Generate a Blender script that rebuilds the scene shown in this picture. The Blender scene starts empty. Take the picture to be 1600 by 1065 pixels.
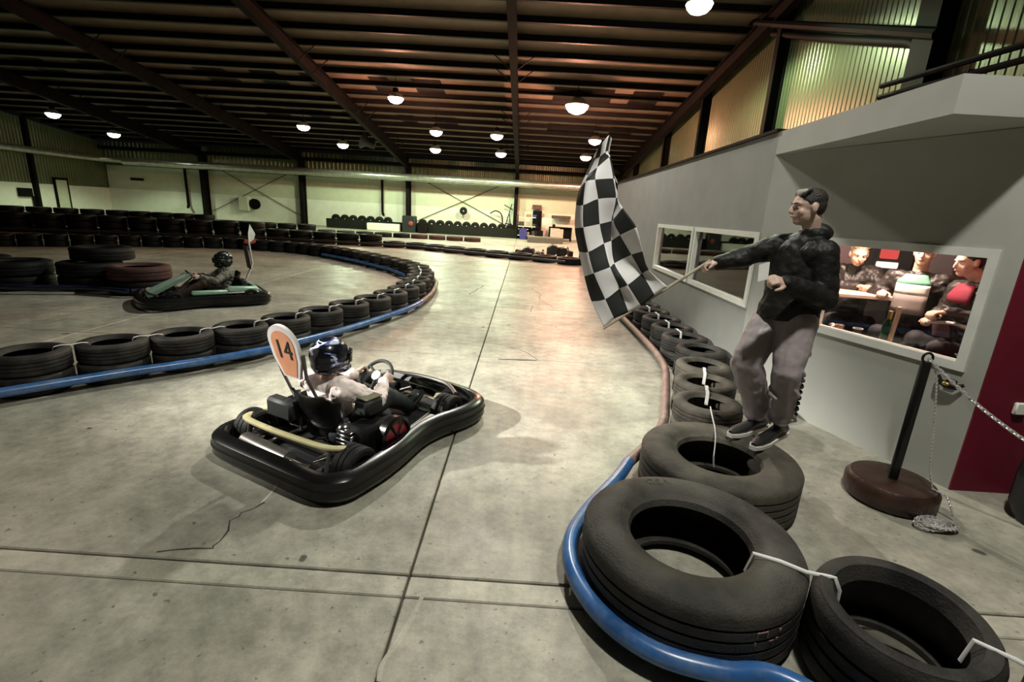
import bpy, math, random
import numpy as np
from mathutils import Vector, Matrix, Quaternion
random.seed(7)
SC = bpy.context.scene
COL = SC.collection
PI = math.pi
# ---------------------------------------------------------------- camera
F_PX, CXP, CYP = 750.0, 800.0, 532.5           # focal length and centre for a 1600x1065 frame
CAM_H = 1.75
_vy = np.array([(821. - CXP) / F_PX, -(332. - CYP) / F_PX, -1.]); _vy /= np.linalg.norm(_vy)
_d = np.array([1., -.058, 0.]); _vx = _d - _vy * (_d @ _vy); _vx /= np.linalg.norm(_vx)
_vz = np.cross(_vx, _vy)
ROT = np.stack([_vx, _vy, _vz])
cam_d = bpy.data.cameras.new('camera'); cam = bpy.data.objects.new('camera', cam_d); COL.objects.link(cam)
cam_d.sensor_width = 36.0; cam_d.lens = 36.0 * F_PX / 1600.0; cam_d.clip_start = .05; cam_d.clip_end = 200
mw = Matrix([[ROT[i][j] for j in range(3)] for i in range(3)]).to_4x4(); mw.translation = (0, 0, CAM_H)
cam.matrix_world = mw
SC.camera = cam
# ---------------------------------------------------------------- world, exposure
w = bpy.data.worlds.new('world'); SC.world = w; w.use_nodes = True
w.node_tree.nodes['Background'].inputs[0].default_value = (.55, .6, .5, 1)
w.node_tree.nodes['Background'].inputs[1].default_value = .004
SC.view_settings.view_transform = 'Standard'; SC.view_settings.look = 'None'
SC.view_settings.exposure = 0.0; SC.view_settings.gamma = 1.0; SC.view_settings.use_curve_mapping = False
# lamp grid of the hall: (x, y, watts, colour, point?)  the builder for the fittings is further down
GREEN = (.80, 1.0, .64); WHITE = (1.0, .985, .89); RED = (1.0, .42, .27)
LAMPS = [(-25.3, 27.0, 200, GREEN), (-25.2, 30.7, 560, GREEN), (-11.8, 26.7, 260, GREEN), (-11.0, 30.1, 950, GREEN),
         (-5.66, 21.7, 450, RED), (-4.8, 26.3, 520, WHITE), (-5.5, 30.0, 1250, GREEN), (-1.7, 26.4, 620, WHITE),
         (-1.65, 30.1, 1250, GREEN), (1.82, 21.3, 1900, RED), (3.3, 26.3, 620, WHITE), (3.3, 29.8, 1300, RED),
         (4.0, 13.8, 1000, GREEN), (1.25, 1.06, 820, WHITE), (-.4, 10.2, 1600, WHITE)]  # last two are unseen lamps, assumed from soffit shadow and floor brightness
FLOOD = ((-10.4, 1.9, 5.4), (-.5, 4.5, 0.), 15000, (1., .985, .90))      # assumed, unseen flood lamp on the left: place, aim, watts, colour

# ---------------------------------------------------------------- helpers
def ray(px, py):
    return ROT @ np.array([(px - CXP) / F_PX, -(py - CYP) / F_PX, -1.])
CC = np.array([0, 0, CAM_H])
def at(px, py, z=0.):
    r = ray(px, py); return Vector(CC + r * ((z - CAM_H) / r[2]))
def atY(px, py, y):
    r = ray(px, py); return Vector(CC + r * (y / r[1]))
def atX(px, py, x):
    r = ray(px, py); return Vector(CC + r * (x / r[0]))
def on_plane(px, py, p, n):
    r = ray(px, py); p = np.array(p); n = np.array(n); return Vector(CC + r * (((p - CC) @ n) / (r @ n)))

def nodes_mat(name, base=(.5, .5, .5), rough=.5, metal=0., spec=.5):
    m = bpy.data.materials.new(name); m.use_nodes = True
    nt = m.node_tree; b = nt.nodes['Principled BSDF']
    b.inputs['Base Color'].default_value = (*base, 1); b.inputs['Roughness'].default_value = rough
    b.inputs['Metallic'].default_value = metal; b.inputs['Specular IOR Level'].default_value = spec
    return m, nt, b
def add(nt, t, **kw):
    n = nt.nodes.new(t)
    for k, v in kw.items(): setattr(n, k, v)
    return n
def mat(name, base, rough=.5, metal=0., var=.15, scale=8., bump=0., bscale=30., spec=.5, dirt=None, dscale=2., damt=.5, stretch=(1, 1, 1)):
    """procedural material: base colour with noise variation, optional dirt patches and bump"""
    m, nt, b = nodes_mat(name, base, rough, metal, spec)
    tc = add(nt, 'ShaderNodeTexCoord'); mp = add(nt, 'ShaderNodeMapping'); mp.inputs['Scale'].default_value = stretch
    nt.links.new(tc.outputs['Object'], mp.inputs[0])
    n1 = add(nt, 'ShaderNodeTexNoise'); n1.inputs['Scale'].default_value = scale; n1.inputs['Detail'].default_value = 5
    nt.links.new(mp.outputs[0], n1.inputs['Vector'])
    r = add(nt, 'ShaderNodeValToRGB'); r.color_ramp.elements[0].position = .3; r.color_ramp.elements[1].position = .7
    lo = [max(0, c * (1 - var)) for c in base]; hi = [min(1, c * (1 + var)) for c in base]
    r.color_ramp.elements[0].color = (*lo, 1); r.color_ramp.elements[1].color = (*hi, 1)
    nt.links.new(n1.outputs['Fac'], r.inputs[0]); out = r.outputs[0]
    if dirt:
        n2 = add(nt, 'ShaderNodeTexNoise'); n2.inputs['Scale'].default_value = dscale; n2.inputs['Detail'].default_value = 8; n2.inputs['Roughness'].default_value = .65
        nt.links.new(mp.outputs[0], n2.inputs['Vector'])
        r2 = add(nt, 'ShaderNodeValToRGB'); r2.color_ramp.elements[0].position = .45; r2.color_ramp.elements[1].position = .68
        r2.color_ramp.elements[1].color = (damt, damt, damt, 1)
        nt.links.new(n2.outputs['Fac'], r2.inputs[0])
        mx = add(nt, 'ShaderNodeMix', data_type='RGBA'); mx.inputs['B'].default_value = (*dirt, 1)
        nt.links.new(r2.outputs[0], mx.inputs['Factor']); nt.links.new(out, mx.inputs['A']); out = mx.outputs['Result']
    nt.links.new(out, b.inputs['Base Color'])
    if bump:
        n3 = add(nt, 'ShaderNodeTexNoise'); n3.inputs['Scale'].default_value = bscale; n3.inputs['Detail'].default_value = 3
        nt.links.new(mp.outputs[0], n3.inputs['Vector'])
        bp = add(nt, 'ShaderNodeBump'); bp.inputs['Strength'].default_value = bump; bp.inputs['Distance'].default_value = .02
        nt.links.new(n3.outputs['Fac'], bp.inputs['Height']); nt.links.new(bp.outputs[0], b.inputs['Normal'])
    return m
def emit(name, col, s):
    m = bpy.data.materials.new(name); m.use_nodes = True; nt = m.node_tree; nt.nodes.clear()
    e = add(nt, 'ShaderNodeEmission'); e.inputs[0].default_value = (*col, 1); e.inputs[1].default_value = s
    o = add(nt, 'ShaderNodeOutputMaterial'); nt.links.new(e.outputs[0], o.inputs[0]); return m

class MB:
    """collects shapes into one mesh"""
    def __init__(s): s.v = []; s.f = []
    def add(s, vs, fs):
        o = len(s.v); s.v += [tuple(v) for v in vs]; s.f += [tuple(i + o for i in f) for f in fs]; return s
    def box(s, c, d, rot=None):
        hx, hy, hz = d[0] / 2, d[1] / 2, d[2] / 2
        vs = [Vector((x, y, z)) for x in (-hx, hx) for y in (-hy, hy) for z in (-hz, hz)]
        if rot is not None: vs = [rot @ v for v in vs]
        c = Vector(c)
        return s.add([v + c for v in vs], [(0, 1, 3, 2), (4, 6, 7, 5), (0, 4, 5, 1), (2, 3, 7, 6), (0, 2, 6, 4), (1, 5, 7, 3)])
    def rbox(s, c, d, b=.01, rot=None):
        """box with chamfered edges"""
        hx, hy, hz = [k / 2 for k in d]; b = min(b, hx * .9, hy * .9, hz * .9)
        vs = []; idx = {}
        for sx in (-1, 1):
            for sy in (-1, 1):
                for sz in (-1, 1):
                    for a in range(3):
                        p = [sx * (hx - b), sy * (hy - b), sz * (hz - b)]; p[a] += (sx, sy, sz)[a] * b
                        idx[(sx, sy, sz, a)] = len(vs); vs.append(Vector(p))
        fs = []
        for a in range(3):
            o = [k for k in range(3) if k != a]
            for sg in (-1, 1):
                q = []
                for (u, v) in ((-1, -1), (1, -1), (1, 1), (-1, 1)):
                    k = [0, 0, 0]; k[a] = sg; k[o[0]] = u; k[o[1]] = v; q.append(idx[(*k, a)])
                fs.append(q)
        for a in range(3):
            o = [k for k in range(3) if k != a]
            for u in (-1, 1):
                for v in (-1, 1):
                    k0 = [0, 0, 0]; k1 = [0, 0, 0]; k0[a] = -1; k1[a] = 1
                    for k in (k0, k1): k[o[0]] = u; k[o[1]] = v
                    fs.append([idx[(*k0, o[0])], idx[(*k1, o[0])], idx[(*k1, o[1])], idx[(*k0, o[1])]])
        for sx in (-1, 1):
            for sy in (-1, 1):
                for sz in (-1, 1): fs.append([idx[(sx, sy, sz, a)] for a in range(3)])
        if rot is not None: vs = [rot @ v for v in vs]
        c = Vector(c); return s.add([v + c for v in vs], fs)
    def tube(s, pts, r, n=10, closed=False, cap=True, flat=None):
        pts = [Vector(p) for p in pts]; m = len(pts); rr = r if isinstance(r, (list, tuple)) else [r] * m
        up = None; rings = []
        for i, p in enumerate(pts):
            a = pts[(i - 1) % m] if (closed or i > 0) else p; b = pts[(i + 1) % m] if (closed or i < m - 1) else p
            t = (b - a); t = t.normalized() if t.length > 1e-9 else Vector((0, 0, 1))
            if up is None:
                up = Vector((0, 0, 1)) if abs(t.z) < .9 else Vector((1, 0, 0))
            u = (up - t * up.dot(t)); u = u.normalized() if u.length > 1e-6 else t.orthogonal().normalized()
            v = t.cross(u); up = u
            k = flat if flat else 1.
            rings.append([p + u * math.cos(2 * PI * j / n) * rr[i] * k + v * math.sin(2 * PI * j / n) * rr[i] for j in range(n)])
        return s.loft(rings, closed, cap)
    def loft(s, rings, closed=False, cap=True):
        n = len(rings[0]); m = len(rings); vs = [q for g in rings for q in g]; fs = []
        for i in range(m if closed else m - 1):
            i2 = (i + 1) % m
            for j in range(n):
                j2 = (j + 1) % n; fs.append((i * n + j, i * n + j2, i2 * n + j2, i2 * n + j))
        if cap and not closed: fs.append(tuple(range(n - 1, -1, -1))); fs.append(tuple((m - 1) * n + j for j in range(n)))
        return s.add(vs, fs)
    def cyl(s, a, b, r, r2=None, n=16): return s.tube([a, b], [r, r if r2 is None else r2], n)
    def lathe(s, prof, n=32, c=(0, 0, 0), closed=True, M=None):
        c = Vector(c); vs = []; fs = []; k = len(prof)
        for i in range(n):
            a = 2 * PI * i / n
            for (r, z) in prof:
                p = Vector((r * math.cos(a), r * math.sin(a), z))
                vs.append((M @ p if M else p) + c)
        for i in range(n):
            i2 = (i + 1) % n
            for j in range(k if closed else k - 1):
                j2 = (j + 1) % k; fs.append((i * k + j, i2 * k + j, i2 * k + j2, i * k + j2))
        return s.add(vs, fs)
    def ell(s, c, r, M=None, n=16, m=10):
        vs = []; fs = []; c = Vector(c); r = r if isinstance(r, (tuple, list)) else (r, r, r)
        for i in range(1, m):
            t = PI * i / m
            for j in range(n):
                a = 2 * PI * j / n; p = Vector((r[0] * math.sin(t) * math.cos(a), r[1] * math.sin(t) * math.sin(a), r[2] * math.cos(t)))
                vs.append((M @ p if M else p) + c)
        for p in (Vector((0, 0, r[2])), Vector((0, 0, -r[2]))): vs.append((M @ p if M else p) + c)
        N = (m - 1) * n
        for i in range(m - 2):
            for j in range(n):
                j2 = (j + 1) % n; fs.append((i * n + j, (i + 1) * n + j, (i + 1) * n + j2, i * n + j2))
        for j in range(n):
            j2 = (j + 1) % n; fs.append((N, j, j2)); fs.append((N + 1, (m - 2) * n + j2, (m - 2) * n + j))
        return s.add(vs, fs)
    def prism(s, poly, z0, z1, M=None):
        """poly: list of (x,y); extruded z0..z1, M maps local to parent"""
        n = len(poly); vs = [Vector((x, y, z0)) for x, y in poly] + [Vector((x, y, z1)) for x, y in poly]
        if M: vs = [M @ v for v in vs]
        fs = [tuple(range(n - 1, -1, -1)), tuple(range(n, 2 * n))] + [(i, (i + 1) % n, n + (i + 1) % n, n + i) for i in range(n)]
        return s.add(vs, fs)
    def mesh(s, name):
        me = bpy.data.meshes.new(name); me.from_pydata(s.v, [], s.f); me.update(); fixn(me); return me
    def build(s, name, m, parent=None, smooth=True, angle=38, label=None):
        return link(name, s.mesh(name), m, parent, smooth, angle, label)
import bmesh
def fixn(me):
    bm = bmesh.new(); bm.from_mesh(me); bmesh.ops.recalc_face_normals(bm, faces=bm.faces); bm.to_mesh(me); bm.free()
def link(name, me, m, parent=None, smooth=True, angle=38, label=None):
    if m is not None and not me.materials: me.materials.append(m)
    if smooth:
        me.polygons.foreach_set('use_smooth', [True] * len(me.polygons)); me.set_sharp_from_angle(angle=math.radians(angle))
    o = bpy.data.objects.new(name, me); COL.objects.link(o)
    if parent: o.parent = parent
    if label: o['label'] = label
    return o
def empty(name, loc=(0, 0, 0), rz=0., parent=None):
    o = bpy.data.objects.new(name, None); COL.objects.link(o); o.location = loc; o.rotation_euler = (0, 0, rz); o.empty_display_size = .1
    if parent: o.parent = parent
    return o
def tag(o, label, cat, group=None):
    o['label'] = label; o['category'] = cat
    if group: o['group'] = group
    return o
def struct(o, label=None):
    o['kind'] = 'structure'
    if label: o['label'] = label
    return o
def copy_tree(o, parent=None):
    c = o.copy(); COL.objects.link(c); c.parent = parent
    for ch in o.children: copy_tree(ch, c)
    return c
ORD = ['first', 'second', 'third', 'fourth', 'fifth', 'sixth', 'seventh', 'eighth', 'ninth', 'tenth', 'eleventh', 'twelfth', 'thirteenth', 'fourteenth',
       'fifteenth', 'sixteenth', 'seventeenth', 'eighteenth', 'nineteenth', 'twentieth'] + ['twenty-' + k for k in ('first', 'second', 'third', 'fourth', 'fifth', 'sixth', 'seventh', 'eighth', 'ninth')] + \
      ['thirtieth'] + ['thirty-' + k for k in ('first', 'second', 'third', 'fourth', 'fifth', 'sixth', 'seventh', 'eighth', 'ninth')] + ['fortieth'] + ['forty-' + k for k in ('first', 'second', 'third', 'fourth', 'fifth')]
def text_mesh(s, size, depth=.002):
    cu = bpy.data.curves.new('lettering', 'FONT'); cu.body = s; cu.size = size; cu.extrude = depth; cu.align_x = 'CENTER'; cu.align_y = 'CENTER'
    o = bpy.data.objects.new('lettering', cu); COL.objects.link(o)
    me = bpy.data.meshes.new_from_object(o.evaluated_get(bpy.context.evaluated_depsgraph_get()))
    bpy.data.objects.remove(o); bpy.data.curves.remove(cu); me.materials.clear(); return me

# ---------------------------------------------------------------- materials
M = {}
def concrete(name, tint=1.0):
    m, nt, b = nodes_mat(name, (.3, .29, .25), .5, 0, .35)
    g = add(nt, 'ShaderNodeNewGeometry')
    def noise(sc, det=6, ro=.6):
        n = add(nt, 'ShaderNodeTexNoise'); n.inputs['Scale'].default_value = sc; n.inputs['Detail'].default_value = det; n.inputs['Roughness'].default_value = ro
        nt.links.new(g.outputs['Position'], n.inputs['Vector']); return n.outputs['Fac']
    def ramp(f, p0, c0, p1, c1):
        r = add(nt, 'ShaderNodeValToRGB'); e = r.color_ramp.elements; e[0].position = p0; e[1].position = p1; e[0].color = (*c0, 1); e[1].color = (*c1, 1)
        nt.links.new(f, r.inputs[0]); return r.outputs[0]
    def mix(fac, a, bb, mode='MIX'):
        x = add(nt, 'ShaderNodeMix', data_type='RGBA', blend_type=mode)
        for k, v in (('Factor', fac), ('A', a), ('B', bb)):
            if isinstance(v, (float, int)): x.inputs[k].default_value = v
            elif isinstance(v, tuple): x.inputs[k].default_value = (*v, 1)
            else: nt.links.new(v, x.inputs[k])
        return x.outputs['Result']
    t = tint
    c = ramp(noise(.9, 8, .68), .34, (.22 * t, .215 * t, .178 * t), .64, (.44 * t, .425 * t, .36 * t))
    c = mix(.8, c, ramp(noise(7, 8, .75), .34, (.55, .55, .53), .62, (1.12, 1.1, 1.05)), 'MULTIPLY')
    c = mix(ramp(noise(.35, 4, .5), .52, (0, 0, 0), .7, (.5, .5, .5)), c, (.2 * t, .18 * t, .15 * t))
    c = mix(ramp(noise(26, 4, .5), .66, (0, 0, 0), .72, (.7, .7, .7)), c, (.07, .065, .055))
    c = mix(ramp(noise(4.2, 2, .4), .745, (0, 0, 0), .76, (.85, .85, .85)), c, (.045, .04, .035))
    nt.links.new(c, b.inputs['Base Color'])
    rr = ramp(noise(2.5, 5, .6), .3, (.34, .34, .34), .7, (.58, .58, .58)); nt.links.new(rr, b.inputs['Roughness'])
    bp = add(nt, 'ShaderNodeBump'); bp.inputs['Strength'].default_value = .25; bp.inputs['Distance'].default_value = .01
    nt.links.new(noise(40, 6, .7), bp.inputs['Height']); nt.links.new(bp.outputs[0], b.inputs['Normal'])
    return m
M['concrete'] = concrete('concrete', 1.12)
M['concrete_light'] = concrete('concrete_repair', 1.32)
M['joint'] = mat('joint_filler', (.02, .018, .016), .9)
M['crack'] = mat('crack_dark', (.05, .045, .04), .9)
M['rubber'] = mat('rubber_tire', (.020, .019, .017), .66, var=.5, scale=6, bump=.25, bscale=90, dirt=(.06, .055, .045), dscale=3.2, damt=.7, spec=.3)
M['rubber_dusty'] = mat('rubber_dusty', (.058, .052, .042), .72, var=.4, scale=7, bump=.3, bscale=80, dirt=(.13, .115, .09), dscale=2.5, damt=.75, spec=.3)
M['rubber_black'] = mat('rubber_black', (.008, .008, .0075), .6, var=.4, scale=8, bump=.2, bscale=90, spec=.2)
M['rubber_grey'] = mat('rubber_greyed', (.036, .034, .030), .68, var=.4, scale=5, bump=.3, bscale=80, dirt=(.085, .078, .066), dscale=2.6, damt=.75, spec=.3)
M['rubber_red'] = mat('rubber_red_painted', (.06, .018, .014), .75, var=.4, scale=6, dirt=(.04, .03, .028), dscale=4, damt=.8)
M['blue_pipe'] = mat('blue_pipe', (.028, .11, .31), .28, var=.3, scale=5, dirt=(.20, .27, .38), dscale=7, damt=.5)
M['brown_pipe'] = mat('scuffed_brown_pipe', (.16, .10, .085), .5, var=.4, scale=5, dirt=(.3, .22, .2), dscale=6, damt=.6)
M['dark_pipe'] = mat('dark_pipe', (.03, .03, .032), .5)
M['strap'] = mat('white_strap', (.75, .75, .72), .5, var=.1)
M['wall_grey'] = mat('grey_painted_wall', (.245, .25, .232), .75, var=.06, scale=3, bump=.06, bscale=200, spec=.25)
M['wall_light'] = mat('light_grey_painted_wall', (.36, .365, .33), .75, var=.05, scale=3, bump=.06, bscale=200, spec=.25)
M['red_wall'] = mat('dark_red_painted_wall', (.14, .008, .022), .6, var=.12, scale=3, spec=.3)
M['white_frame'] = mat('white_window_frame', (.62, .63, .58), .4, var=.05)
M['steel_dark'] = mat('dark_steel', (.004, .004, .004), .65, var=.3, scale=4, spec=.1)
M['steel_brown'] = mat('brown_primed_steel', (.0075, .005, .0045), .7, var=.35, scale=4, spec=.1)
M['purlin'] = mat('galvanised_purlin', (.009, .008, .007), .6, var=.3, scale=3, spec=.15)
M['roof'] = mat('roof_sheet', (.22, .175, .125), .5, var=.15, scale=2, dirt=(.13, .11, .08), dscale=1.5)
M['skylight'] = mat('grimy_skylight', (.022, .017, .015), .35, var=.3, scale=3)
M['clad'] = mat('beige_cladding', (.13, .155, .08), .32, metal=.3, var=.08, scale=2, dirt=(.09, .105, .055), dscale=.7)
M['clad_white'] = mat('white_base_panel', (.78, .80, .70), .6, var=.05, scale=2)
M['clad_mid'] = mat('pale_wall_panel', (.58, .61, .47), .6, var=.06, scale=2)
M['duct'] = mat('galvanised_duct', (.5, .5, .45), .28, metal=.85, var=.2, scale=4)
M['chrome'] = mat('chrome', (.7, .7, .7), .18, metal=1.)
M['wood_dark'] = mat('dark_wood', (.09, .05, .035), .6, var=.3, scale=5)
M['black'] = mat('matt_black', (.010, .012, .012), .6)
M['black_gloss'] = mat('black_plastic', (.007, .007, .007), .25, var=.2, spec=.35)
def glass(name, refl=.10):
    m = bpy.data.materials.new(name); m.use_nodes = True; nt = m.node_tree; nt.nodes.clear()
    t = add(nt, 'ShaderNodeBsdfTransparent'); g = add(nt, 'ShaderNodeBsdfGlossy'); g.inputs['Roughness'].default_value = .02
    fr = add(nt, 'ShaderNodeFresnel'); fr.inputs[0].default_value = 1.45
    x = add(nt, 'ShaderNodeMixShader'); o = add(nt, 'ShaderNodeOutputMaterial')
    nt.links.new(fr.outputs[0], x.inputs[0]); nt.links.new(t.outputs[0], x.inputs[1]); nt.links.new(g.outputs[0], x.inputs[2]); nt.links.new(x.outputs[0], o.inputs[0])
    return m
M['glass'] = glass('window_glass')

# ================================================================ STRUCTURE
XL, XR, YB, YF = -30.5, 6.8, 36.0, -14.0
RIDGE_Y = 11.0
def roof_z(y): return 4.9 + .12 * (YB - y) if y >= RIDGE_Y else 4.9 + .12 * (YB - RIDGE_Y) - .12 * (RIDGE_Y - y)
# floor: concrete slabs with open joints on a dark bed
floor = struct(empty('floor'), 'grey worn concrete floor slabs with dark joints')
MB().box(((XL + XR) / 2, (YB + YF) / 2, -.2), (XR - XL + .6, YB - YF + .6, .2)).build('floor_bed', M['joint'], floor, False)
xs = [XL, -25.46, -20.46, -15.46, -10.46, -5.46, -.46, 4.54, XR]
ys = [YF, -9.0, -5.4, -1.75, 1.83, 1.97, 5.68, 8.92, 12.6, 16.3, 20.0, 24.0, 28.0, 32.0, YB]
for i in range(len(xs) - 1):
    for j in range(len(ys) - 1):
        g = .006 if abs(ys[j] - 1.83) > .01 else .0025
        x0, x1, y0, y1 = xs[i] + .006, xs[i + 1] - .006, ys[j] + g, ys[j + 1] - (.006 if abs(ys[j + 1] - 1.83) > .01 else .0025)
        MB().rbox(((x0 + x1) / 2, (y0 + y1) / 2, -.05), (x1 - x0, y1 - y0, .1), .006).build('slab' if abs(ys[j] - 1.83) > .01 else 'joint_strip', M['concrete_light' if abs(ys[j] - 1.83) < .01 else 'concrete'], floor, False)
def crack(pts, wd=.007, m='crack', name='crack'):
    mb = MB(); P = [at(*p) for p in pts]; L = []
    for a, b in zip(P, P[1:]):
        n = max(2, int((b - a).length / .08))
        for k in range(n):
            q = a.lerp(b, k / n); q += Vector((random.uniform(-1, 1), random.uniform(-1, 1), 0)) * .012; L.append(q)
    L.append(P[-1]); vs = []; fs = []
    for i, q in enumerate(L):
        t = (L[min(i + 1, len(L) - 1)] - L[max(i - 1, 0)]).normalized(); nn = Vector((-t.y, t.x, 0)) * wd * random.uniform(.4, 1.2)
        vs += [q + nn + Vector((0, 0, .0012)), q - nn + Vector((0, 0, .0012))]
        if i: fs.append((2 * i - 2, 2 * i - 1, 2 * i + 1, 2 * i))
    mb.add(vs, fs).build(name, M[m], floor, False)
crack([(758, 534), (790, 540), (820, 549), (840, 562)]); crack([(780, 561), (838, 563)], .02)
crack([(830, 450), (845, 460), (843, 468), (865, 480)]); crack([(832, 478), (829, 487)]); crack([(733, 460), (756, 446)], .01)
crack([(412, 786), (380, 800), (360, 815), (345, 845), (330, 857), (245, 862)], .006)
crack([(437, 752), (425, 768), (408, 786)], .008, 'strap', 'paint_scuff')
crack([(660, 932), (640, 970), (600, 1030), (592, 1064)], .012, 'concrete_light', 'repair_line')

# back wall with bands, columns, bracing
bw = struct(empty('wall_back'), 'far hall wall of pale panels over a white base')
MB().box(((XL + XR) / 2, YB + .1, .9), (XR - XL, .2, 1.8)).build('base_panel', M['clad_white'], bw, False)
MB().box(((XL + XR) / 2, YB + .12, 2.6), (XR - XL, .2, 1.6)).build('middle_panel', M['clad_mid'], bw, False)
def corrugated(name, x0, x1, z0f, z1f, parent, plane, m, pitch=.25, d=.03):
    """trapezoid sheet; plane='y': runs along x at y=plane value; z1f(u) top height"""
    ax, pos = plane; n = int((x1 - x0) / pitch); vs = []; fs = []; us = []
    for k in range(n + 1):
        for du, dd in ((0, 0), (.3, 0), (.45, 1), (.85, 1)):
            u = x0 + (k + du) * pitch
            if u <= x1: us.append((u, dd * d))
    for (u, dd) in us:
        for z in (z0f(u), z1f(u)):
            vs.append((u, pos + dd, z) if ax == 'y' else (pos + dd, u, z))
    for i in range(len(us) - 1): fs.append((2 * i, 2 * i + 2, 2 * i + 3, 2 * i + 1))
    return MB().add(vs, fs).build(name, m, parent, False)
corrugated('cladding', XL, XR, lambda u: 3.4, lambda u: 5.0, bw, ('y', YB + .02), M['clad'], .3)
COLX = [-23.15, -16.05, -8.43, -.72]
for x in COLX:
    c = MB(); c.box((x, YB - .62, 2.2), (.26, .03, 4.5)).box((x, YB - .05, 2.2), (.26, .03, 4.5)).box((x, YB - .33, 2.2), (.02, .56, 4.5))
    c.build('column', M['steel_brown'], bw, False)
def brace(x0, x1, parent):
    for (a, b) in (((x0 + .3, YB - .1, .6), (x1 - .3, YB - .1, 3.9)), ((x0 + .3, YB - .1, 3.9), (x1 - .3, YB - .1, .6))):
        MB().cyl(a, b, .022, n=6).build('brace_rod', M['steel_brown'], parent)
brace(-8.43, -.72, bw); brace(-23.15, -16.05, bw)
for z in (4.55,):
    MB().box(((XL + XR) / 2, YB - .35, z), (XR - XL, .25, .22)).build('eaves_beam', M['steel_brown'], bw, False)
# left gable wall
lw = struct(empty('wall_left'), 'dark left end wall with white base and steel posts')
MB().box((XL - .1, (YB + YF) / 2, .9), (.2, YB - YF, 1.8)).build('base_panel', M['clad_white'], lw, False)
corrugated('cladding', YF, YB, lambda u: 1.8, roof_z, lw, ('x', XL - .05), M['clad'], .2, .012)
for y in (30.4, 24.5, 18.5, 12.5, 6.5, .5):
    MB().box((XL + .12, y, roof_z(y) / 2), (.24, .2, roof_z(y))).build('post', M['steel_dark'], lw, False)
# right gable wall
rw = struct(empty('wall_right'), 'corrugated metal end wall above the grey booth')
corrugated('cladding', YF, YB, lambda u: 0, roof_z, rw, ('x', XR), M['clad'], .16, .012)
for y, wd in ((9.3, .5), (14.75, .2), (20.3, .2), (25.2, .2), (31.5, .2), (3.2, .3)):
    c = MB(); h = roof_z(y); c.box((XR - .03, y, h / 2), (.02, wd, h)).box((XR - .3, y, h / 2), (.02, wd, h)).box((XR - .16, y, h / 2), (.27, .03, h))
    if wd == .5: c.box((XR - .16, y, h / 2), (.25, wd * .9, h))
    c.build('column', M['steel_dark'], rw, False)
# near wall behind the camera
nw = struct(empty('wall_near'), 'hall wall behind the viewer')
MB().box(((XL + XR) / 2, YF - .1, 2.5), (XR - XL, .2, 5.2)).build('panel', M['clad_mid'], nw, False)

# ceiling: sheets, purlins, rafters, skylights
ce = struct(empty('ceiling'), 'sloping sheet metal roof with rows of purlins and tapered rafters')
def slab_poly(x0, x1, y0, y1, dz, t):
    vs = [(x, y, roof_z(y) + dz + k) for x in (x0, x1) for y in (y0, y1) for k in (0, t)]
    return MB().add(vs, [(0, 1, 3, 2), (4, 6, 7, 5), (0, 4, 5, 1), (2, 3, 7, 6), (0, 2, 6, 4), (1, 5, 7, 3)])
for (y0, y1) in ((YF, RIDGE_Y), (RIDGE_Y, YB + .1)):
    slab_poly(XL, XR + .1, y0, y1, .26, .05).build('roof_sheet', M['roof'], ce, False)
py = [YB - .9 - 1.16 * k for k in range(42)]
for y in py:
    if y < YF: continue
    z = roof_z(y) + .13
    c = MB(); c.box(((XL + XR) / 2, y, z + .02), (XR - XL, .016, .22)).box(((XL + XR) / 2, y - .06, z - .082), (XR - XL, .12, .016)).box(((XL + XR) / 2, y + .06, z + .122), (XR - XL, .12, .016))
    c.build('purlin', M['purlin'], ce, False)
for x in COLX + [XR - .4]:
    for (y0, y1, z0, z1) in ((RIDGE_Y, YB - .35, .62, .95), (YF, RIDGE_Y, .95, .62)):
        vs = []
        for y, d in ((y0, z0 if y0 == RIDGE_Y else z0), (y1, z1)):
            for dx in (-.13, .13):
                for k in (0, .02): pass
        c = MB()
        def pl4(dx0, dx1, fa, fb):
            vv = [(x + dx, y, roof_z(y) + f(y)) for dx in (dx0, dx1) for y in (y0, y1) for f in (fa, fb)]
            c.add(vv, [(0, 1, 3, 2), (4, 6, 7, 5), (0, 4, 5, 1), (2, 3, 7, 6), (0, 2, 6, 4), (1, 5, 7, 3)])
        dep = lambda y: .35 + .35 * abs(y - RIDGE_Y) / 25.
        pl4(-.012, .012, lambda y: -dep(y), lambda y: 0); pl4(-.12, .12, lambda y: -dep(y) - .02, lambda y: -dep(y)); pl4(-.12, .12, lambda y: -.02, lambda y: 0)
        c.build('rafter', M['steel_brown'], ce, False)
    for y in py:
        if 13 < y < 34 and x < 6 and int(y * 10) % 2 == 0:
            for sx in (-1, 1): MB().cyl((x, y, roof_z(y) - .45), (x + sx * .7, y - .1, roof_z(y) + .05), .02, n=5).build('fly_brace', M['purlin'], ce)
for (x0, x1) in ((-22, -20.8), (-19.2, -18), (-14.3, -13), (-11.9, -10.8), (-6.9, -6.1), (-5.1, -3.9), (.9, 3.4), (4.2, 5.4), (-9.8, -9.0)):
    for (y0, y1) in ((21.95, 24.1), (26.8, 28.7)):
        slab_poly(x0, x1, y0, y1, .235, .015).build('skylight_panel', M['skylight'], ce, False)

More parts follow.
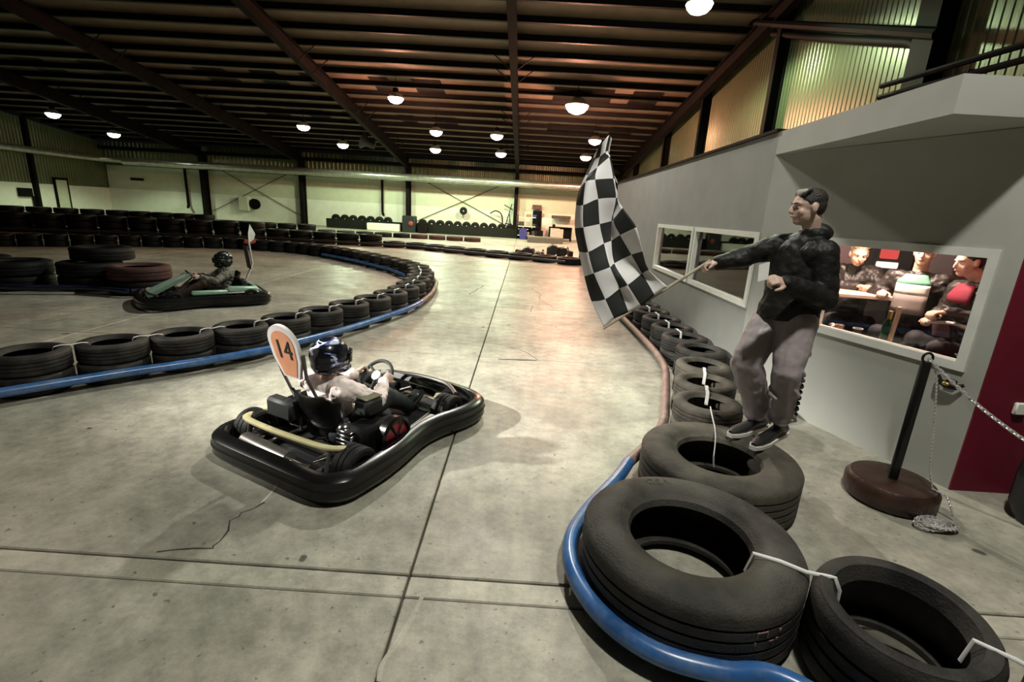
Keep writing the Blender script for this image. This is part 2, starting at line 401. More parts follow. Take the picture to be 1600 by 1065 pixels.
# office booth on the right: grey wall, angled recessed wall, soffit, red wall
XA = 2.434; CY = 5.13; PT = 2.65; FB = 2.44; FRY = 3.087; YEND = 20.0
bdir = Vector((.455, -1.238, 0)).normalized(); B0 = Vector((XA, CY, 0)); B1 = Vector((3.161, 3.14, 0)); BL = (B1 - B0).length
bn = Vector((bdir.y, -bdir.x, 0))   # points out of the booth (towards the track)
if bn.x > 0: bn = -bn
TH = .14
oa = struct(empty('wall_booth'), 'grey painted booth wall running back beside the track')
def wall_with_holes(length, z0, z1, holes, thick, mfun, parent, m, name='panel'):
    """boxes around rectangular holes; holes: (u0,u1,za,zb) sorted; mfun(u, depth, z) -> point"""
    def bx(u0, u1, za, zb):
        vs = [mfun(u, d, z) for u in (u0, u1) for d in (0, thick) for z in (za, zb)]
        return vs, [(0, 1, 3, 2), (4, 6, 7, 5), (0, 4, 5, 1), (2, 3, 7, 6), (0, 2, 6, 4), (1, 5, 7, 3)]
    c = MB(); u = 0
    for (a, b, za, zb) in holes:
        if a > u: c.add(*bx(u, a, z0, z1))
        c.add(*bx(a, b, z0, za)); c.add(*bx(a, b, zb, z1)); u = b
    if u < length: c.add(*bx(u, length, z0, z1))
    return c.build(name, m, parent, False)
fa = lambda u, d, z: Vector((XA + d, CY + u, z))
WA = [(.02, 1.93, .90, 1.69), (1.99, 3.9, .90, 1.69)]
wall_with_holes(YEND - CY, 0, PT, WA, TH, fa, oa, M['wall_grey'])
MB().box((XA + .03, (CY + YEND) / 2, PT + .015), (.12, YEND - CY, .03)).build('coping', M['steel_brown'], oa, False)
MB().box((XA + .07, YEND + .05, 1.3), (.4, .1, 2.6)).build('end_panel', M['red_wall'], oa, False)
ob = struct(empty('wall_recess'), 'light grey angled wall under the booth overhang')
fb = lambda u, d, z: B0 + bdir * u - bn * d + Vector((0, 0, z))
ub = lambda p: (Vector((p.x, p.y, 0)) - B0).dot(bdir)
nB = tuple(bn)
u0 = .76; u1 = 1.985
WB = [(u0, u1, .86, 1.685)]
wall_with_holes(BL, 0, FB, WB, TH, fb, ob, M['wall_light'])
# overhang: front fascia in line with the booth wall, return fascia, soffit
ov = struct(empty('trim_1'), 'pale overhang fascia with dark soffit above the booth window')
MB().box((XA + .05, (CY + FRY + .1) / 2, (PT + FB) / 2), (.1, CY - FRY - .1, PT - FB)).build('fascia', M['wall_light'], ov, False)
MB().box(((XA + XR) / 2, FRY + .05, (PT + FB) / 2), (XR - XA, .1, PT - FB)).build('fascia', M['wall_light'], ov, False)
MB().prism([(XA + .1, CY), (XA + .1, FRY + .1), (XR, FRY + .1), (XR, CY)], FB + .004, FB + .05).build('soffit', M['wall_light'], ov, False)
MB().box(((XA + XR) / 2 + .1, (FRY + YEND) / 2, PT - .1), (XR - XA - .2, YEND - FRY - .2, .06)).build('booth_roof', M['wood_dark'], ov, False)
rdw = struct(empty('wall_red'), 'dark red wall facing the track at the right edge')
MB().box(((3.161 + XR) / 2, 3.14 + .07, FB / 2), (XR - 3.161, .14, FB)).build('panel', M['red_wall'], rdw, False)
# booth windows
def window(name, f, u0, u1, z0, z1, fw, parts=1, out=.02):
    o = struct(empty(name))
    def bx(ua, ub_, za, zb, d0, d1):
        vs = [f(u, d, z) for u in (ua, ub_) for d in (d0, d1) for z in (za, zb)]
        return MB().add(vs, [(0, 1, 3, 2), (4, 6, 7, 5), (0, 4, 5, 1), (2, 3, 7, 6), (0, 2, 6, 4), (1, 5, 7, 3)])
    d0, d1 = -out, TH * .6
    for q in ((u0, u1, z0, z0 + fw), (u0, u1, z1 - fw, z1), (u0, u0 + fw, z0 + fw, z1 - fw), (u1 - fw, u1, z0 + fw, z1 - fw)):
        bx(*q, d0, d1).build('frame_bar', M['white_frame'], o, False)
    bx(u0 + fw, u1 - fw, z0 + fw, z1 - fw, TH * .25, TH * .25 + .006).build('pane', M['glass'], o, False)
    return o
window('window_1', fa, .02, 1.93, .895, 1.69, .06)['label'] = 'white framed booth window nearest the flag waver'
window('window_2', fa, 1.99, 3.9, .895, 1.69, .06)['label'] = 'white framed booth window farthest along the wall'
window('window_3', fb, u0 - .01, u1 + .01, .85, 1.69, .06)['label'] = 'white framed window with people seated behind it'
# booth interior
bi = struct(empty('booth_interior'), 'dim inside of the booth behind the windows')
IN_ = [(2.62, 5.2), (XA + .16, 5.25), (XA + .16, 19.9), (6.6, 19.9), (6.6, 3.4), (3.34, 3.4)]
MB().prism(IN_, .32, .40).build('inner_floor', M['wood_dark'], bi, False)
MB().prism(IN_, 2.36, 2.42).build('inner_ceiling', mat('cream_ceiling', (.55, .5, .38), .7), bi, False)
MB().box((5.6, 11.6, 1.4), (.1, 16.6, 2.1)).build('inner_wall', mat('dark_plum_wall', (.06, .03, .03), .7, var=.2, scale=2), bi, False)
# ================================================================ LAMPS
lamp_mats = {GREEN: emit('lamp_glow_green', (.9, 1., .85), 14), WHITE: emit('lamp_glow_white', (1., .98, .92), 14), RED: emit('lamp_glow_orange', (1., .62, .42), 16)}
LAMP_LABEL = ['round hall lamp highest at the far left wall', 'round hall lamp low at the far left corner', 'green-white hall lamp left of the long rafter, upper of two', 'green-white hall lamp left of the long rafter, lower of two',
              'orange hall lamp left of the middle rafter', 'white hall lamp in the back bay, upper left of four', 'white hall lamp in the back bay, lower left of four', 'white hall lamp in the back bay, upper right of four',
              'white hall lamp in the back bay, lower right of four', 'brightest orange hall lamp glaring above the flag', 'white hall lamp just left of the flag tip', 'pale orange hall lamp beside the flag tip, low',
              'hall lamp cut by the top edge of the picture', 'assumed hall lamp above the flag waver, out of view', 'assumed hall lamp over the track, out of view']
def lamp_z(y): return roof_z(y) - .5
for i, (x, y, wt, colr) in enumerate(LAMPS):
    t = tag(empty('hall_lamp', (x, y, lamp_z(y))), LAMP_LABEL[i], 'lamp', 'round hall lamps under the roof')
    MB().lathe([(.005, .30), (.11, .29), (.12, .12), (.10, .10), (.005, .10)], 16).build('ballast', M['steel_dark'], t)
    MB().lathe([(.10, .14), (.22, .08), (.31, -.03), (.34, -.09), (.33, -.09), (.30, -.03), (.21, .07), (.09, .12)], 24).build('reflector', M['duct'], t)
    MB().lathe([(.004, -.06), (.2, -.065), (.30, -.08), (.315, -.095), (.30, -.16), (.22, -.25), (.10, -.30), (.004, -.31)], 24).build('lens', lamp_mats[colr], t)
    MB().cyl((0, 0, .30), (0, 0, .72), .012, n=6).build('hanger', M['steel_dark'], t)
    if i == 9:  # brightest lamp scaled up so its wider lens stands in for glare
        for c_ in t.children: c_.scale = (1.45, 1.45, 1.45 if c_.name[:6] != 'hanger' else 1.)
    ld = bpy.data.lights.new('lamp_light', 'SPOT' if i not in (4, 9) else 'POINT'); ld.energy = wt; ld.color = colr
    ld.shadow_soft_size = .16
    if ld.type == 'SPOT': ld.spot_size = math.radians(166 if i in (3, 6, 8, 11, 12) else 132); ld.spot_blend = .12 if i in (3, 6, 8, 11) else .3
    lo = bpy.data.objects.new('lamp_light', ld); COL.objects.link(lo); lo.parent = t; lo.location = (0, 0, -.50)
# flood lamp on the left, unseen, assumed from the kart's shadow
fl = tag(empty('flood_lamp', FLOOD[0]), 'assumed flood lamp on a stand at the left, out of view', 'lamp')
aim = (Vector(FLOOD[1]) - Vector(FLOOD[0])).normalized(); fq_ = aim.to_track_quat('-Z', 'Y')
MB().rbox((0, 0, .1), (.5, .36, .16), .03, fq_.to_matrix()).build('case', M['steel_dark'], fl)
MB().rbox(aim * -.0 + Vector((0, 0, .1)) + aim * .085, (.44, .30, .01), .002, fq_.to_matrix()).build('lens', lamp_mats[WHITE], fl)
MB().cyl((0, 0, .1), (-.4, 0, -FLOOD[0][2]), .04, n=8).build('mast', M['steel_dark'], fl)
ld = bpy.data.lights.new('flood_light', 'SPOT'); ld.energy = FLOOD[2]; ld.color = FLOOD[3]; ld.shadow_soft_size = .14; ld.spot_size = math.radians(21); ld.spot_blend = 1.
lo = bpy.data.objects.new('flood_light', ld); COL.objects.link(lo); lo.parent = fl; lo.location = aim * .25 + Vector((0, 0, .1)); lo.rotation_euler = fq_.to_euler()
# pendant lamps added out of view to light the booth inside warmly
def pendant(x, y, z, wt, colr, label):
    t = tag(empty('pendant_lamp', (x, y, z)), label, 'lamp')
    MB().lathe([(.02, .12), (.05, .10), (.14, 0), (.135, 0), (.045, .095), (.015, .115)], 20).build('shade', M['black_gloss'], t)
    MB().ell((0, 0, .02), .035).build('bulb', emit('booth_bulb', colr, 20), t)
    MB().cyl((0, 0, .12), (0, 0, 2.39 - z), .006, n=6).build('cord', M['black'], t)
    ld = bpy.data.lights.new('pendant_light', 'POINT'); ld.energy = wt; ld.color = colr; ld.shadow_soft_size = .06
    lo = bpy.data.objects.new('pendant_light', ld); COL.objects.link(lo); lo.parent = t; lo.location = (0, 0, -.06)
pendant(3.15, 4.45, 2.1, 150, (1., .74, .6), 'small assumed pendant lamp hidden above the table inside the booth')
pendant(4.0, 9.0, 2.1, 330, (1., .8, .66), 'small added pendant lamp deeper inside the booth')

# ================================================================ TIRES
def tire_profile(R, w, rin, grooves=4, gd=.012):
    h = w / 2; p = []
    p += [(rin, h * .62), (rin + .012, h * .80), (rin + (R - rin) * .22, h * .90), (rin + (R - rin) * .27, h * .97), (rin + (R - rin) * .5, h), (rin + (R - rin) * .76, h * .985), (rin + (R - rin) * .80, h * .94), (R * .965, h * .90), (R * .99, h * .80)]
    n = grooves
    for k in range(n):
        z1 = h * .74 - (h * 1.48) * (k + .0) / n; z0 = h * .74 - (h * 1.48) * (k + 1.) / n; g = (z1 - z0) * .12
        if k: p += [(R - gd, z1 - g * .0), (R - gd, z1 - g * .9), (R, z1 - g)]
        else: p += [(R, z1)]
        if k < n - 1: p += [(R, z0 + g), (R - gd, z0 + g * .9)]
        else: p += [(R, z0)]
    p += [(R * .99, -h * .80), (R * .965, -h * .90), (rin + (R - rin) * .80, -h * .94), (rin + (R - rin) * .5, -h), (rin + (R - rin) * .22, -h * .90), (rin + .012, -h * .80), (rin, -h * .62)]
    t = .016
    p += [(rin + .018, -h * .60), (rin + (R - rin) * .5, -h + t * 1.5), (R * .93, -h * .74), (R - .035, -h * .5), (R - .035, h * .5), (R * .93, h * .74), (rin + (R - rin) * .5, h - t * 1.5), (rin + .018, h * .60)]
    return p
def tire_mesh(name, R, w, rin, m, seg=40, gr=4):
    me = MB().lathe(tire_profile(R, w, rin, gr), seg).mesh(name); me.materials.append(m)
    me.polygons.foreach_set('use_smooth', [True] * len(me.polygons)); me.set_sharp_from_angle(angle=math.radians(42)); return me
TM = {'car': tire_mesh('car_tire', .28, .178, .165, M['rubber']), 'car_narrow': tire_mesh('car_tire_narrow', .272, .17, .16, M['rubber_dusty']),
      'car_black': tire_mesh('car_tire_black', .28, .178, .165, M['rubber_black'], 28),
      'truck': tire_mesh('truck_tire', .50, .35, .272, M['rubber_grey'], 72, 5), 'truck_dusty': tire_mesh('truck_tire_dusty', .495, .31, .255, M['rubber_dusty'], 72, 5),
      'van': tire_mesh('van_tire', .30, .35, .205, M['rubber'], 56), 'far': tire_mesh('far_tire', .47, .24, .28, M['rubber_black'], 24, 3),
      'far_red': tire_mesh('far_red_tire', .47, .24, .28, M['rubber_red'], 28, 3), 'far_car': tire_mesh('far_car_tire', .30, .20, .05, M['rubber_black'], 20, 3)}
def tire(kind, loc, label, group=None, rot=(0, 0, 0), name='tire', cat='tire'):
    o = bpy.data.objects.new(name, TM[kind]); COL.objects.link(o); o.location = loc
    o.rotation_euler = rot if rot[2] else (rot[0], rot[1], random.uniform(0, 6)); tag(o, label, cat, group); return o
# the big ones beside the flag waver
T1 = Vector((.875, 2.00, 0)); T2 = Vector((1.375, 2.91, 0)); T0 = Vector((1.545, 1.56, 0)); TC = Vector((2.02, 1.13, 0))
t1 = tire('truck', T1 + Vector((0, 0, .175)), 'large truck tire lying flat in front of the tire the flag waver stands on', 'big tires by the flag waver', (0, 0, .001), name='truck_tire')
t2 = tire('truck_dusty', T2 + Vector((0, 0, .155)), 'dusty truck tire lying flat under the flag waver\'s shoes', 'big tires by the flag waver', (0, 0, .001), name='truck_tire')
tire('van', T0 + Vector((0, 0, .195)), 'black van tire cut by the bottom edge beside the large truck tire', 'big tires by the flag waver', (.05, -.06, .4), name='van_tire')
tire('van', TC + Vector((0, 0, .175)), 'black tire peeking in at the bottom right corner', 'big tires by the flag waver', name='van_tire')
me = text_mesh('GSA', .075, .0015)
o = link('lettering', me, M['black'], t1, False); o.location = (-.05, .395, .1745); o.rotation_euler = (0, 0, .12)
ch = MB()
for k, (a, z, l, dz) in enumerate(((-1.30, .07, .05, 0), (-1.345, .055, .004, .02), (-1.25, .055, .004, .02), (-1.12, .06, .012, .012), (-1.2, .02, .02, .004), (-1.14, .022, .012, .01), (-1.35, .02, .006, .015))):
    c0 = Vector(((.5015) * math.cos(a), (.5015) * math.sin(a), z)); ch.box(c0, (l, .003, max(dz, .005)), Matrix.Rotation(a + PI / 2, 3, 'Z'))
ch.build('chalk_mark', mat('chalk_red', (.3, .17, .16), .9), t1, False)
# right-hand line of stacks along the booth
RL = [(1.60, 3.735), (1.77, 4.275), (1.95, 4.83)]
for i, (x, y) in enumerate(RL):
    for k in range(2):
        tire('car_narrow', (x, y, .085 + .17 * k), '%s tire, %s layer of the %s two-high stack behind the flag waver\'s truck tire' % ('dusty car', 'top' if k else 'bottom', ORD[i]), 'tire stacks along the booth wall')
RL2 = [(2.13, 5.40), (2.12, 5.97), (2.125, 6.53), (2.13, 7.09), (2.13, 7.65), (2.13, 8.22), (2.12, 8.80), (2.1, 9.4)]
for i, (x, y) in enumerate(RL2):
    for k in range(2):
        tl = (0, 0, 0)
        tire('car', (x, y, .089 + .178 * k), 'black tire, %s layer of the %s stack from the front under the booth windows' % ('top' if k else 'bottom', ORD[i]), 'tire stacks along the booth wall', tl)
# left barrier: resample measured line
KS = 1.049
def resample(P, step, k=1.):
    P = [(p[0] * k, p[1] * k) for p in P]
    P = [Vector((p[0], p[1], 0)) for p in P]; out = [P[0]]; acc = 0
    for a, b in zip(P, P[1:]):
        L = (b - a).length; t = 0
        while acc + (L - t) >= step:
            t += step - acc; acc = 0; out.append(a + (b - a) * (t / L))
        acc += L - t
    return out
LB = resample([(-4.06, 3.72), (-3.61, 4.24), (-3.22, 4.62), (-2.91, 5.05), (-2.69, 5.56), (-2.46, 6.10), (-2.28, 6.7), (-2.10, 7.3), (-2.0, 7.9), (-1.98, 8.5), (-2.02, 9.4), (-2.15, 10.3), (-2.45, 11.3), (-3.05, 12.2),
               (-4.3, 13.5), (-5.7, 14.7), (-7.2, 15.5), (-9.4, 15.8), (-11.6, 14.9), (-13.8, 13.2), (-15.8, 11.6)], .575, KS)
LBT = []
for i, p in enumerate(LB):
    kind = 'car' if i < 22 else 'car_black'
    for k in range(2):
        j = Vector((random.uniform(-.006, .006), random.uniform(-.006, .006), 0)) + (Vector((.015, -.02, 0)) if (k == 0 and i % 3 == 1) else Vector())
        rot = (0, 0, 0)
        tire(kind, p + j + Vector((0, 0, .089 + .178 * k)), 'black tire, %s layer of the %s stack along the hairpin barrier, from the left edge' % ('top' if k else 'bottom', ORD[i]), 'tire stacks of the hairpin barrier', rot)
# white straps tying neighbours
def strap(a, b, z, label, rin=.16, group='white straps on the tires', wd=.014, drop=.10):
    a = Vector((a.x, a.y, 0)); b = Vector((b.x, b.y, 0)); d = (b - a); L = d.length; d.normalize(); n = Vector((-d.y, d.x, 0)); pts = []
    for s_, h in ((rin - .005, -drop), (rin - .004, -.035), (rin + .008, -.004), (rin + .05, .004), (L / 2 - .06, .004), (L / 2, -.004), (L / 2 + .06, .004), (L - rin - .05, .004), (L - rin - .008, -.004), (L - rin + .004, -.035), (L - rin + .005, -drop)):
        pts.append(a + d * s_ + Vector((0, 0, z + h)))
    vs = []; fs = []
    for i, q in enumerate(pts):
        vs += [q + n * wd, q - n * wd, q - n * wd + Vector((0, 0, .003)), q + n * wd + Vector((0, 0, .003))]
        if i:
            o = 4 * i
            for k in range(4): fs.append((o - 4 + k, o - 4 + (k + 1) % 4, o + (k + 1) % 4, o + k))
    fs += [(0, 1, 2, 3), (len(vs) - 4, len(vs) - 3, len(vs) - 2, len(vs) - 1)]
    ob_ = MB().add(vs, fs).build('strap', M['strap']); tag(ob_, label, 'strap', group); return ob_
for i in range(15):
    strap(LB[i], LB[i + 1], .357, 'white strap tying the %s and %s stacks of the hairpin barrier' % (ORD[i], ORD[i + 1]))
V = [Vector((x, y, 0)) for x, y in RL]; V2 = [Vector((x, y, 0)) for x, y in RL2]
for i in range(2): strap(V[i], V[i + 1], .344, 'white strap across the %s and %s dusty stacks behind the flag waver' % (ORD[i], ORD[i + 1]))
for i in range(4): strap(V2[i + 1], V2[i + 2], .357, 'white strap across the %s and %s stacks under the booth windows' % (ORD[i + 1], ORD[i + 2]))
def ribbon(pts, wd, label, name='strap', m='strap'):
    mb = MB().tube(pts, wd, 8, flat=.35); o = mb.build(name, M[m]); tag(o, label, 'strap', 'white straps on the tires')
d12 = (T2 - T1).normalized()
ribbon([at(1115, 728, .20), at(1115, 712, .285), at(1117, 698, .318), at(1118, 684, .320), at(1117, 668, .318), at(1114, 655, .326), at(1112, 646, .343), at(1111, 641, .352), at(1110, 636, .33), at(1110, 636, .26)], .011, 'white strap from the flag waver\'s truck tire to the stack behind it')
dd = (T0 - T1); dd.normalize()
ribbon([T1 + dd * .255 + Vector((0, 0, .24)), T1 + dd * .275 + Vector((0, 0, .346)), T1 + dd * .38 + Vector((0, 0, .358)), T1 + dd * .48 + Vector((0, 0, .356)), T1 + dd * .56 + Vector((0, 0, .376)), T0 - dd * .225 + Vector((0, 0, .380)), T0 - dd * .20 + Vector((0, 0, .33)), T0 - dd * .198 + Vector((0, 0, .24))], .008, 'white strap from the large truck tire to the van tire')
de = (TC - T0).normalized()
ribbon([T0 + de * .185 + Vector((0, 0, .26)), T0 + de * .20 + Vector((0, 0, .366)), T0 + de * .31 + Vector((0, 0, .366)), TC - de * .28 + Vector((0, 0, .358)), TC - de * .21 + Vector((0, 0, .353)), TC - de * .20 + Vector((0, 0, .25))], .008, 'white strap between the two tires at the bottom right')
# far barriers
F1 = resample([(-2.9, 27.6), (-6.5, 27.6), (-13.5, 26.0), (-20.5, 24.6), (-26.5, 21.5), (-29.8, 19.0)], 1.0)
F2 = resample([(1.75, 18.0), (-1.4, 19.3), (-4.7, 21.0), (-10.9, 20.9), (-16, 19.3), (-22, 17.0), (-28, 15.0)], 1.0)
for i, p in enumerate(F1):
    for k in range(1 if i < 9 else (2 if i < 14 else 3)):
        tire('far' if i > 3 or k else 'far_red', p + Vector((0, 0, .12 + .24 * k)), 'dark tire, %s layer, %s stack of the rearmost barrier from its right end' % (ORD[k], ORD[i]), 'tires of the rearmost barrier')
for i, p in enumerate(F2):
    for k in range(1 if i < 9 else (2 if i < 14 else 3)):
        tire('far', p + Vector((0, 0, .12 + .24 * k)), 'dark tire, %s layer, %s stack of the far barrier from its right end' % (ORD[k], ORD[i]), 'tires of the far barrier')
for i in range(26):
    x = -13.2 + i * .61
    if -9.2 < x < -7.4 or x > 1.0: continue
    tire('far_car', (x, 34.3 + .05 * (i % 2), .30 + .32), 'black tire standing on edge, %s from the left in the row at the back wall' % ORD[i], 'standing tires at the back wall', (PI / 2, 0, .12 * (i % 3 - 1) + .001))
bm_ = MB().rbox((-6.2, 34.3, .155), (15.0, .5, .31), .02).build('kerb_block', M['steel_dark']); tag(bm_, 'long dark low kerb carrying the row of standing tires', 'kerb')
bm_ = MB().rbox((-6.2, 33.85, .31), (15.0, .12, .62), .02).build('low_fence', mat('dark_green_board', (.008, .009, .006), .7, spec=.2)); tag(bm_, 'low dark green board fence in front of the standing tires', 'fence')
o = tire('far_car', (-4.42, YB - .62, 1.62), 'small black tire hung on the white back wall', None, (PI / 2, 0, .001)); o.scale = (.9, .9, .9)
# pile at the left
for i, (x, y, z, kd, lb) in enumerate(((-6.75, 8.35, .12, 'far', 'black tire at the base of the left pile, right end'), (-6.75, 8.35, .36, 'far_red', 'red painted tire on top at the right end of the left pile'),
                                       (-7.72, 8.45, .12, 'far', 'black tire at the base in the middle of the left pile'), (-7.72, 8.45, .36, 'far', 'black tire second layer in the middle of the left pile'), (-7.72, 8.75, .60, 'far', 'black tire topmost in the left pile'),
                                       (-8.7, 8.1, .12, 'far', 'black tire at the base at the left end of the pile'), (-8.7, 8.1, .36, 'far', 'black tire top at the left end of the pile'), (-9.65, 8.3, .12, 'far', 'black tire beyond the left end of the pile'), (-9.65, 8.3, .36, 'far', 'black tire topmost at the left edge of the pile'))):
    tire(kd, (x, y, z), lb, 'tires of the left pile')

# ================================================================ PIPES along the barriers
def smooth_path(P, n=6):
    P = [Vector(p) for p in P]; out = []
    for i in range(len(P) - 1):
        p0, p1, p2, p3 = P[max(i - 1, 0)], P[i], P[i + 1], P[min(i + 2, len(P) - 1)]
        for k in range(n):
            t = k / n; out.append(.5 * ((2 * p1) + (p2 - p0) * t + (2 * p0 - 5 * p1 + 4 * p2 - p3) * t * t + (3 * p1 - p0 - 3 * p2 + p3) * t ** 3))
    out.append(P[-1]); return out
M['navy_pipe'] = mat('navy_pipe', (.012, .014, .04), .25)
def pipe(P, r, m, label, z=None):
    o = MB().tube(smooth_path([(x, y, (z or r) + .001) for x, y in P]), r, 12).build('barrier_pipe', M[m]); tag(o, label, 'pipe', 'pipes along the barriers'); return o
def offset_line(P, d):
    out = []
    for i in range(len(P)):
        t = (P[min(i + 1, len(P) - 1)] - P[max(i - 1, 0)]).normalized(); q = P[i] + Vector((t.y, -t.x, 0)) * d; out.append((q.x, q.y))
    return out
OL = offset_line(LB, .335)
i7 = 9
pipe([(OL[0][0] - .55, OL[0][1] - .65)] + OL[:i7 + 1], .042, 'blue_pipe', 'blue pipe along the foot of the hairpin barrier, near side', .11)
pipe(OL[i7:i7 + 7], .042, 'brown_pipe', 'scuffed pale pipe round the tip of the hairpin barrier', .11)
OI = offset_line(LB, -.335)
pipe(OI[i7 + 6:i7 + 16], .04, 'blue_pipe', 'blue pipe along the inner side of the hairpin barrier', .11)
pipe([(1.75, 1.0), (1.30, 1.30), (1.06, 1.46), (.86, 1.465), (.62, 1.53), (.44, 1.69), (.34, 1.93), (.345, 2.18), (.46, 2.44), (.70, 2.82), (.83, 3.06)], .042, 'blue_pipe', 'blue pipe bent round the large truck tire', .10)
pipe([(.83, 3.06), (1.08, 3.42), (1.28, 3.8), (1.44, 4.3), (1.60, 4.85), (1.74, 5.4), (1.80, 6.1), (1.80, 7.2), (1.78, 8.6)], .04, 'brown_pipe', 'scuffed dark pipe along the foot of the right tire line', .10)
pipe(offset_line(F2, -.54)[:24], .05, 'dark_pipe', 'dark pipe along the far barrier', .12)
pipe([(-6.5, 7.80), (-6.2, 8.1), (-6.18, 8.4)], .04, 'navy_pipe', 'short blue pipe round the right end of the left pile', .12)
pipe([(-6.55, 7.78), (-7.4, 7.80), (-8.3, 7.55), (-9.6, 7.7)], .04, 'navy_pipe', 'blue pipe along the front of the left pile', .12)

# ================================================================ SERVICES on the hall walls
dz_ = 3.6
o = MB().tube([(-27.5, 34.0, dz_), (6.2, 34.0, dz_)], .24, 20).build('air_duct', M['duct']); tag(o, 'long round metal air duct crossing the back wall', 'duct')
for x in np.arange(-26, 6, 3.85):
    r_ = MB().tube([(x, 34.0, dz_), (x + .06, 34.0, dz_)], .252, 20).build('duct_band', M['duct'], o)
    MB().cyl((x + .03, 34.0, dz_ + .2), (x + .03, 34.0, roof_z(34) + .2), .012, n=5).build('duct_hanger', M['steel_dark'], o)
o = MB().tube(smooth_path([(-28.0, 35.3, 3.72), (-29.2, 34.9, 3.72), (-29.8, 33.8, 3.72), (-29.9, 30, 3.72), (-29.9, 20, 3.72), (-29.9, 8, 3.72)], 5), .2, 16).build('air_duct', M['duct']); tag(o, 'round metal air duct along the dark left wall', 'duct')
for (px, y0, y1, lb) in ((290, 262, 318, 'thin grey downpipe on the back wall near the dark left column'), (599, 280, 330, 'thin grey downpipe on the back wall between two columns')):
    a = atY(px - 2, y0, YB - .2); b = atY(px + 2, y1, YB - .2); b.x = a.x
    o = MB().tube(smooth_path([a, a.lerp(b, .5), b, b + Vector((.15, -.3, -.25))], 4), .09, 10).build('downpipe', M['steel_brown']); tag(o, lb, 'pipe')
o = MB().tube(smooth_path([atX(1208, 52, 6.6), atX(1300, 60, 6.6), atX(1400, 65, 6.6), atX(1424, 67, 6.6), atX(1433, 75, 6.6), atX(1431, 95, 6.6), atX(1418, 140, 6.6), atX(1398, 210, 6.6)], 5), .085, 10).build('wall_pipe', M['steel_dark']); tag(o, 'black bent pipe running down the corrugated wall above the booth', 'pipe')
o = MB().tube([atX(1160, 34, 6.35), atX(1465, 53, 6.35)], .09, 8).build('wall_pipe', M['steel_dark']); tag(o, 'thick black pipe under the roof along the corrugated wall', 'pipe')
for x, z_, lb in ((XR - 1.6, 3.62, 'upper'), (XR - 1.6, 3.35, 'lower')):
    pass
rl = tag(empty('guard_rail', (4.0, 5.0, PT - .07)), 'black guard rail on the booth roof at the top right', 'railing')
for z_ in (.56, .68): MB().tube([(0, -1.5, z_ + .0), (0, 1.2, z_ + .12)], .03, 8).build('rail_bar', M['steel_dark'], rl)
for y_ in (-1.4, .0, 1.1): MB().cyl((0, y_, 0), (0, y_, .66), .03, n=8).build('rail_post', M['steel_dark'], rl)
# left wall: door, meter box, sign
d = struct(empty('door_1'), 'pale door with dark frame in the far left wall')
yy = (atX(85, 300, XL).y, atX(107, 300, XL).y)
for (ya, yb, za, zb, m_, nm) in ((yy[0], yy[0] + .12, 0, 2.2, 'steel_dark', 'door_frame'), (yy[1] - .12, yy[1], 0, 2.2, 'steel_dark', 'door_frame'), (yy[0], yy[1], 2.1, 2.25, 'steel_dark', 'door_frame'), (yy[0] + .12, yy[1] - .12, 0, 2.1, 'clad_mid', 'door_leaf')):
    MB().box((XL + .06, (ya + yb) / 2, (za + zb) / 2), (.1, yb - ya, zb - za)).build(nm, M[m_], d, False)
p = atX(37, 300, XL); t = tag(empty('meter_box', (XL + .1, p.y, p.z)), 'small dark electric box on the left end wall', 'box')
MB().rbox((0, 0, 0), (.18, .8, .5), .02).build('case', M['steel_dark'], t); MB().cyl((0, .45, -.2), (0, .45, -p.z), .05, n=8).build('conduit', M['steel_dark'], t)
p = atY(214, 280, YB - .05); o = MB().rbox((p.x, YB - .04, p.z), (.95, .06, .16), .01).build('wall_sign', M['steel_brown']); tag(o, 'narrow dark plate high on the back wall at the left', 'sign')
p = atY(385, 318, YB - .5); t = tag(empty('fan_unit', (p.x, YB - .35, p.z)), 'grey box with a round dark fan on the back wall', 'fan')
MB().rbox((-.2, 0, 0), (.7, .4, 1.0), .03).build('case', M['clad_mid'], t); MB().lathe([(.02, -.1), (.36, -.1), (.38, .1), (.02, .1)], 20, (.55, 0, 0), M=Matrix.Rotation(PI / 2, 3, 'X')).build('fan', M['steel_dark'], t)
p = atY(578, 224, 30.0); t = tag(empty('loudspeaker', (p.x, 30, p.z)), 'black hanging loudspeaker beside a hall lamp', 'speaker')
MB().lathe([(.02, -.3), (.2, -.3), (.26, .2), (.5, .45), (.46, .45), (.22, .2), (.02, .2)], 16, M=Matrix.Rotation(-1.2, 3, 'Y')).build('horn', M['black'], t); MB().cyl((0, 0, .1), (0, 0, roof_z(30) - p.z), .02, n=6).build('hanger', M['black'], t)

# workshop corner at the back
def wbox(name, px0, px1, py0, py1, y, dep, m, label, cat, zfloor=False, group=None):
    a = atY(px0, (py0 + py1) / 2, y); b = atY(px1, (py0 + py1) / 2, y); t_ = atY((px0 + px1) / 2, py0, y); u = atY((px0 + px1) / 2, py1, y)
    z1 = t_.z; z0 = 0 if zfloor else u.z
    o_ = MB().rbox(((a.x + b.x) / 2, y + dep / 2, (z0 + z1) / 2), (b.x - a.x, dep, z1 - z0), .02).build(name, m, None); tag(o_, label, cat, group); return o_
sh = tag(empty('tool_shelf', (0, 0, 0)), 'open workshop shelf crowded with parts at the back', 'shelf')
a = atY(809, 345, 33.2); b = atY(838, 345, 33.2)
for z_ in (.25, .85, 1.45): MB().box(((a.x + b.x) / 2, 33.5, z_), (b.x - a.x, .5, .05)).build('shelf_board', M['clad_mid'], sh, False)
for x_ in (a.x, b.x):
    for y_ in (33.27, 33.73): MB().box((x_, y_, .8), (.06, .06, 1.6)).build('post', M['steel_dark'], sh, False)
random.seed(3)
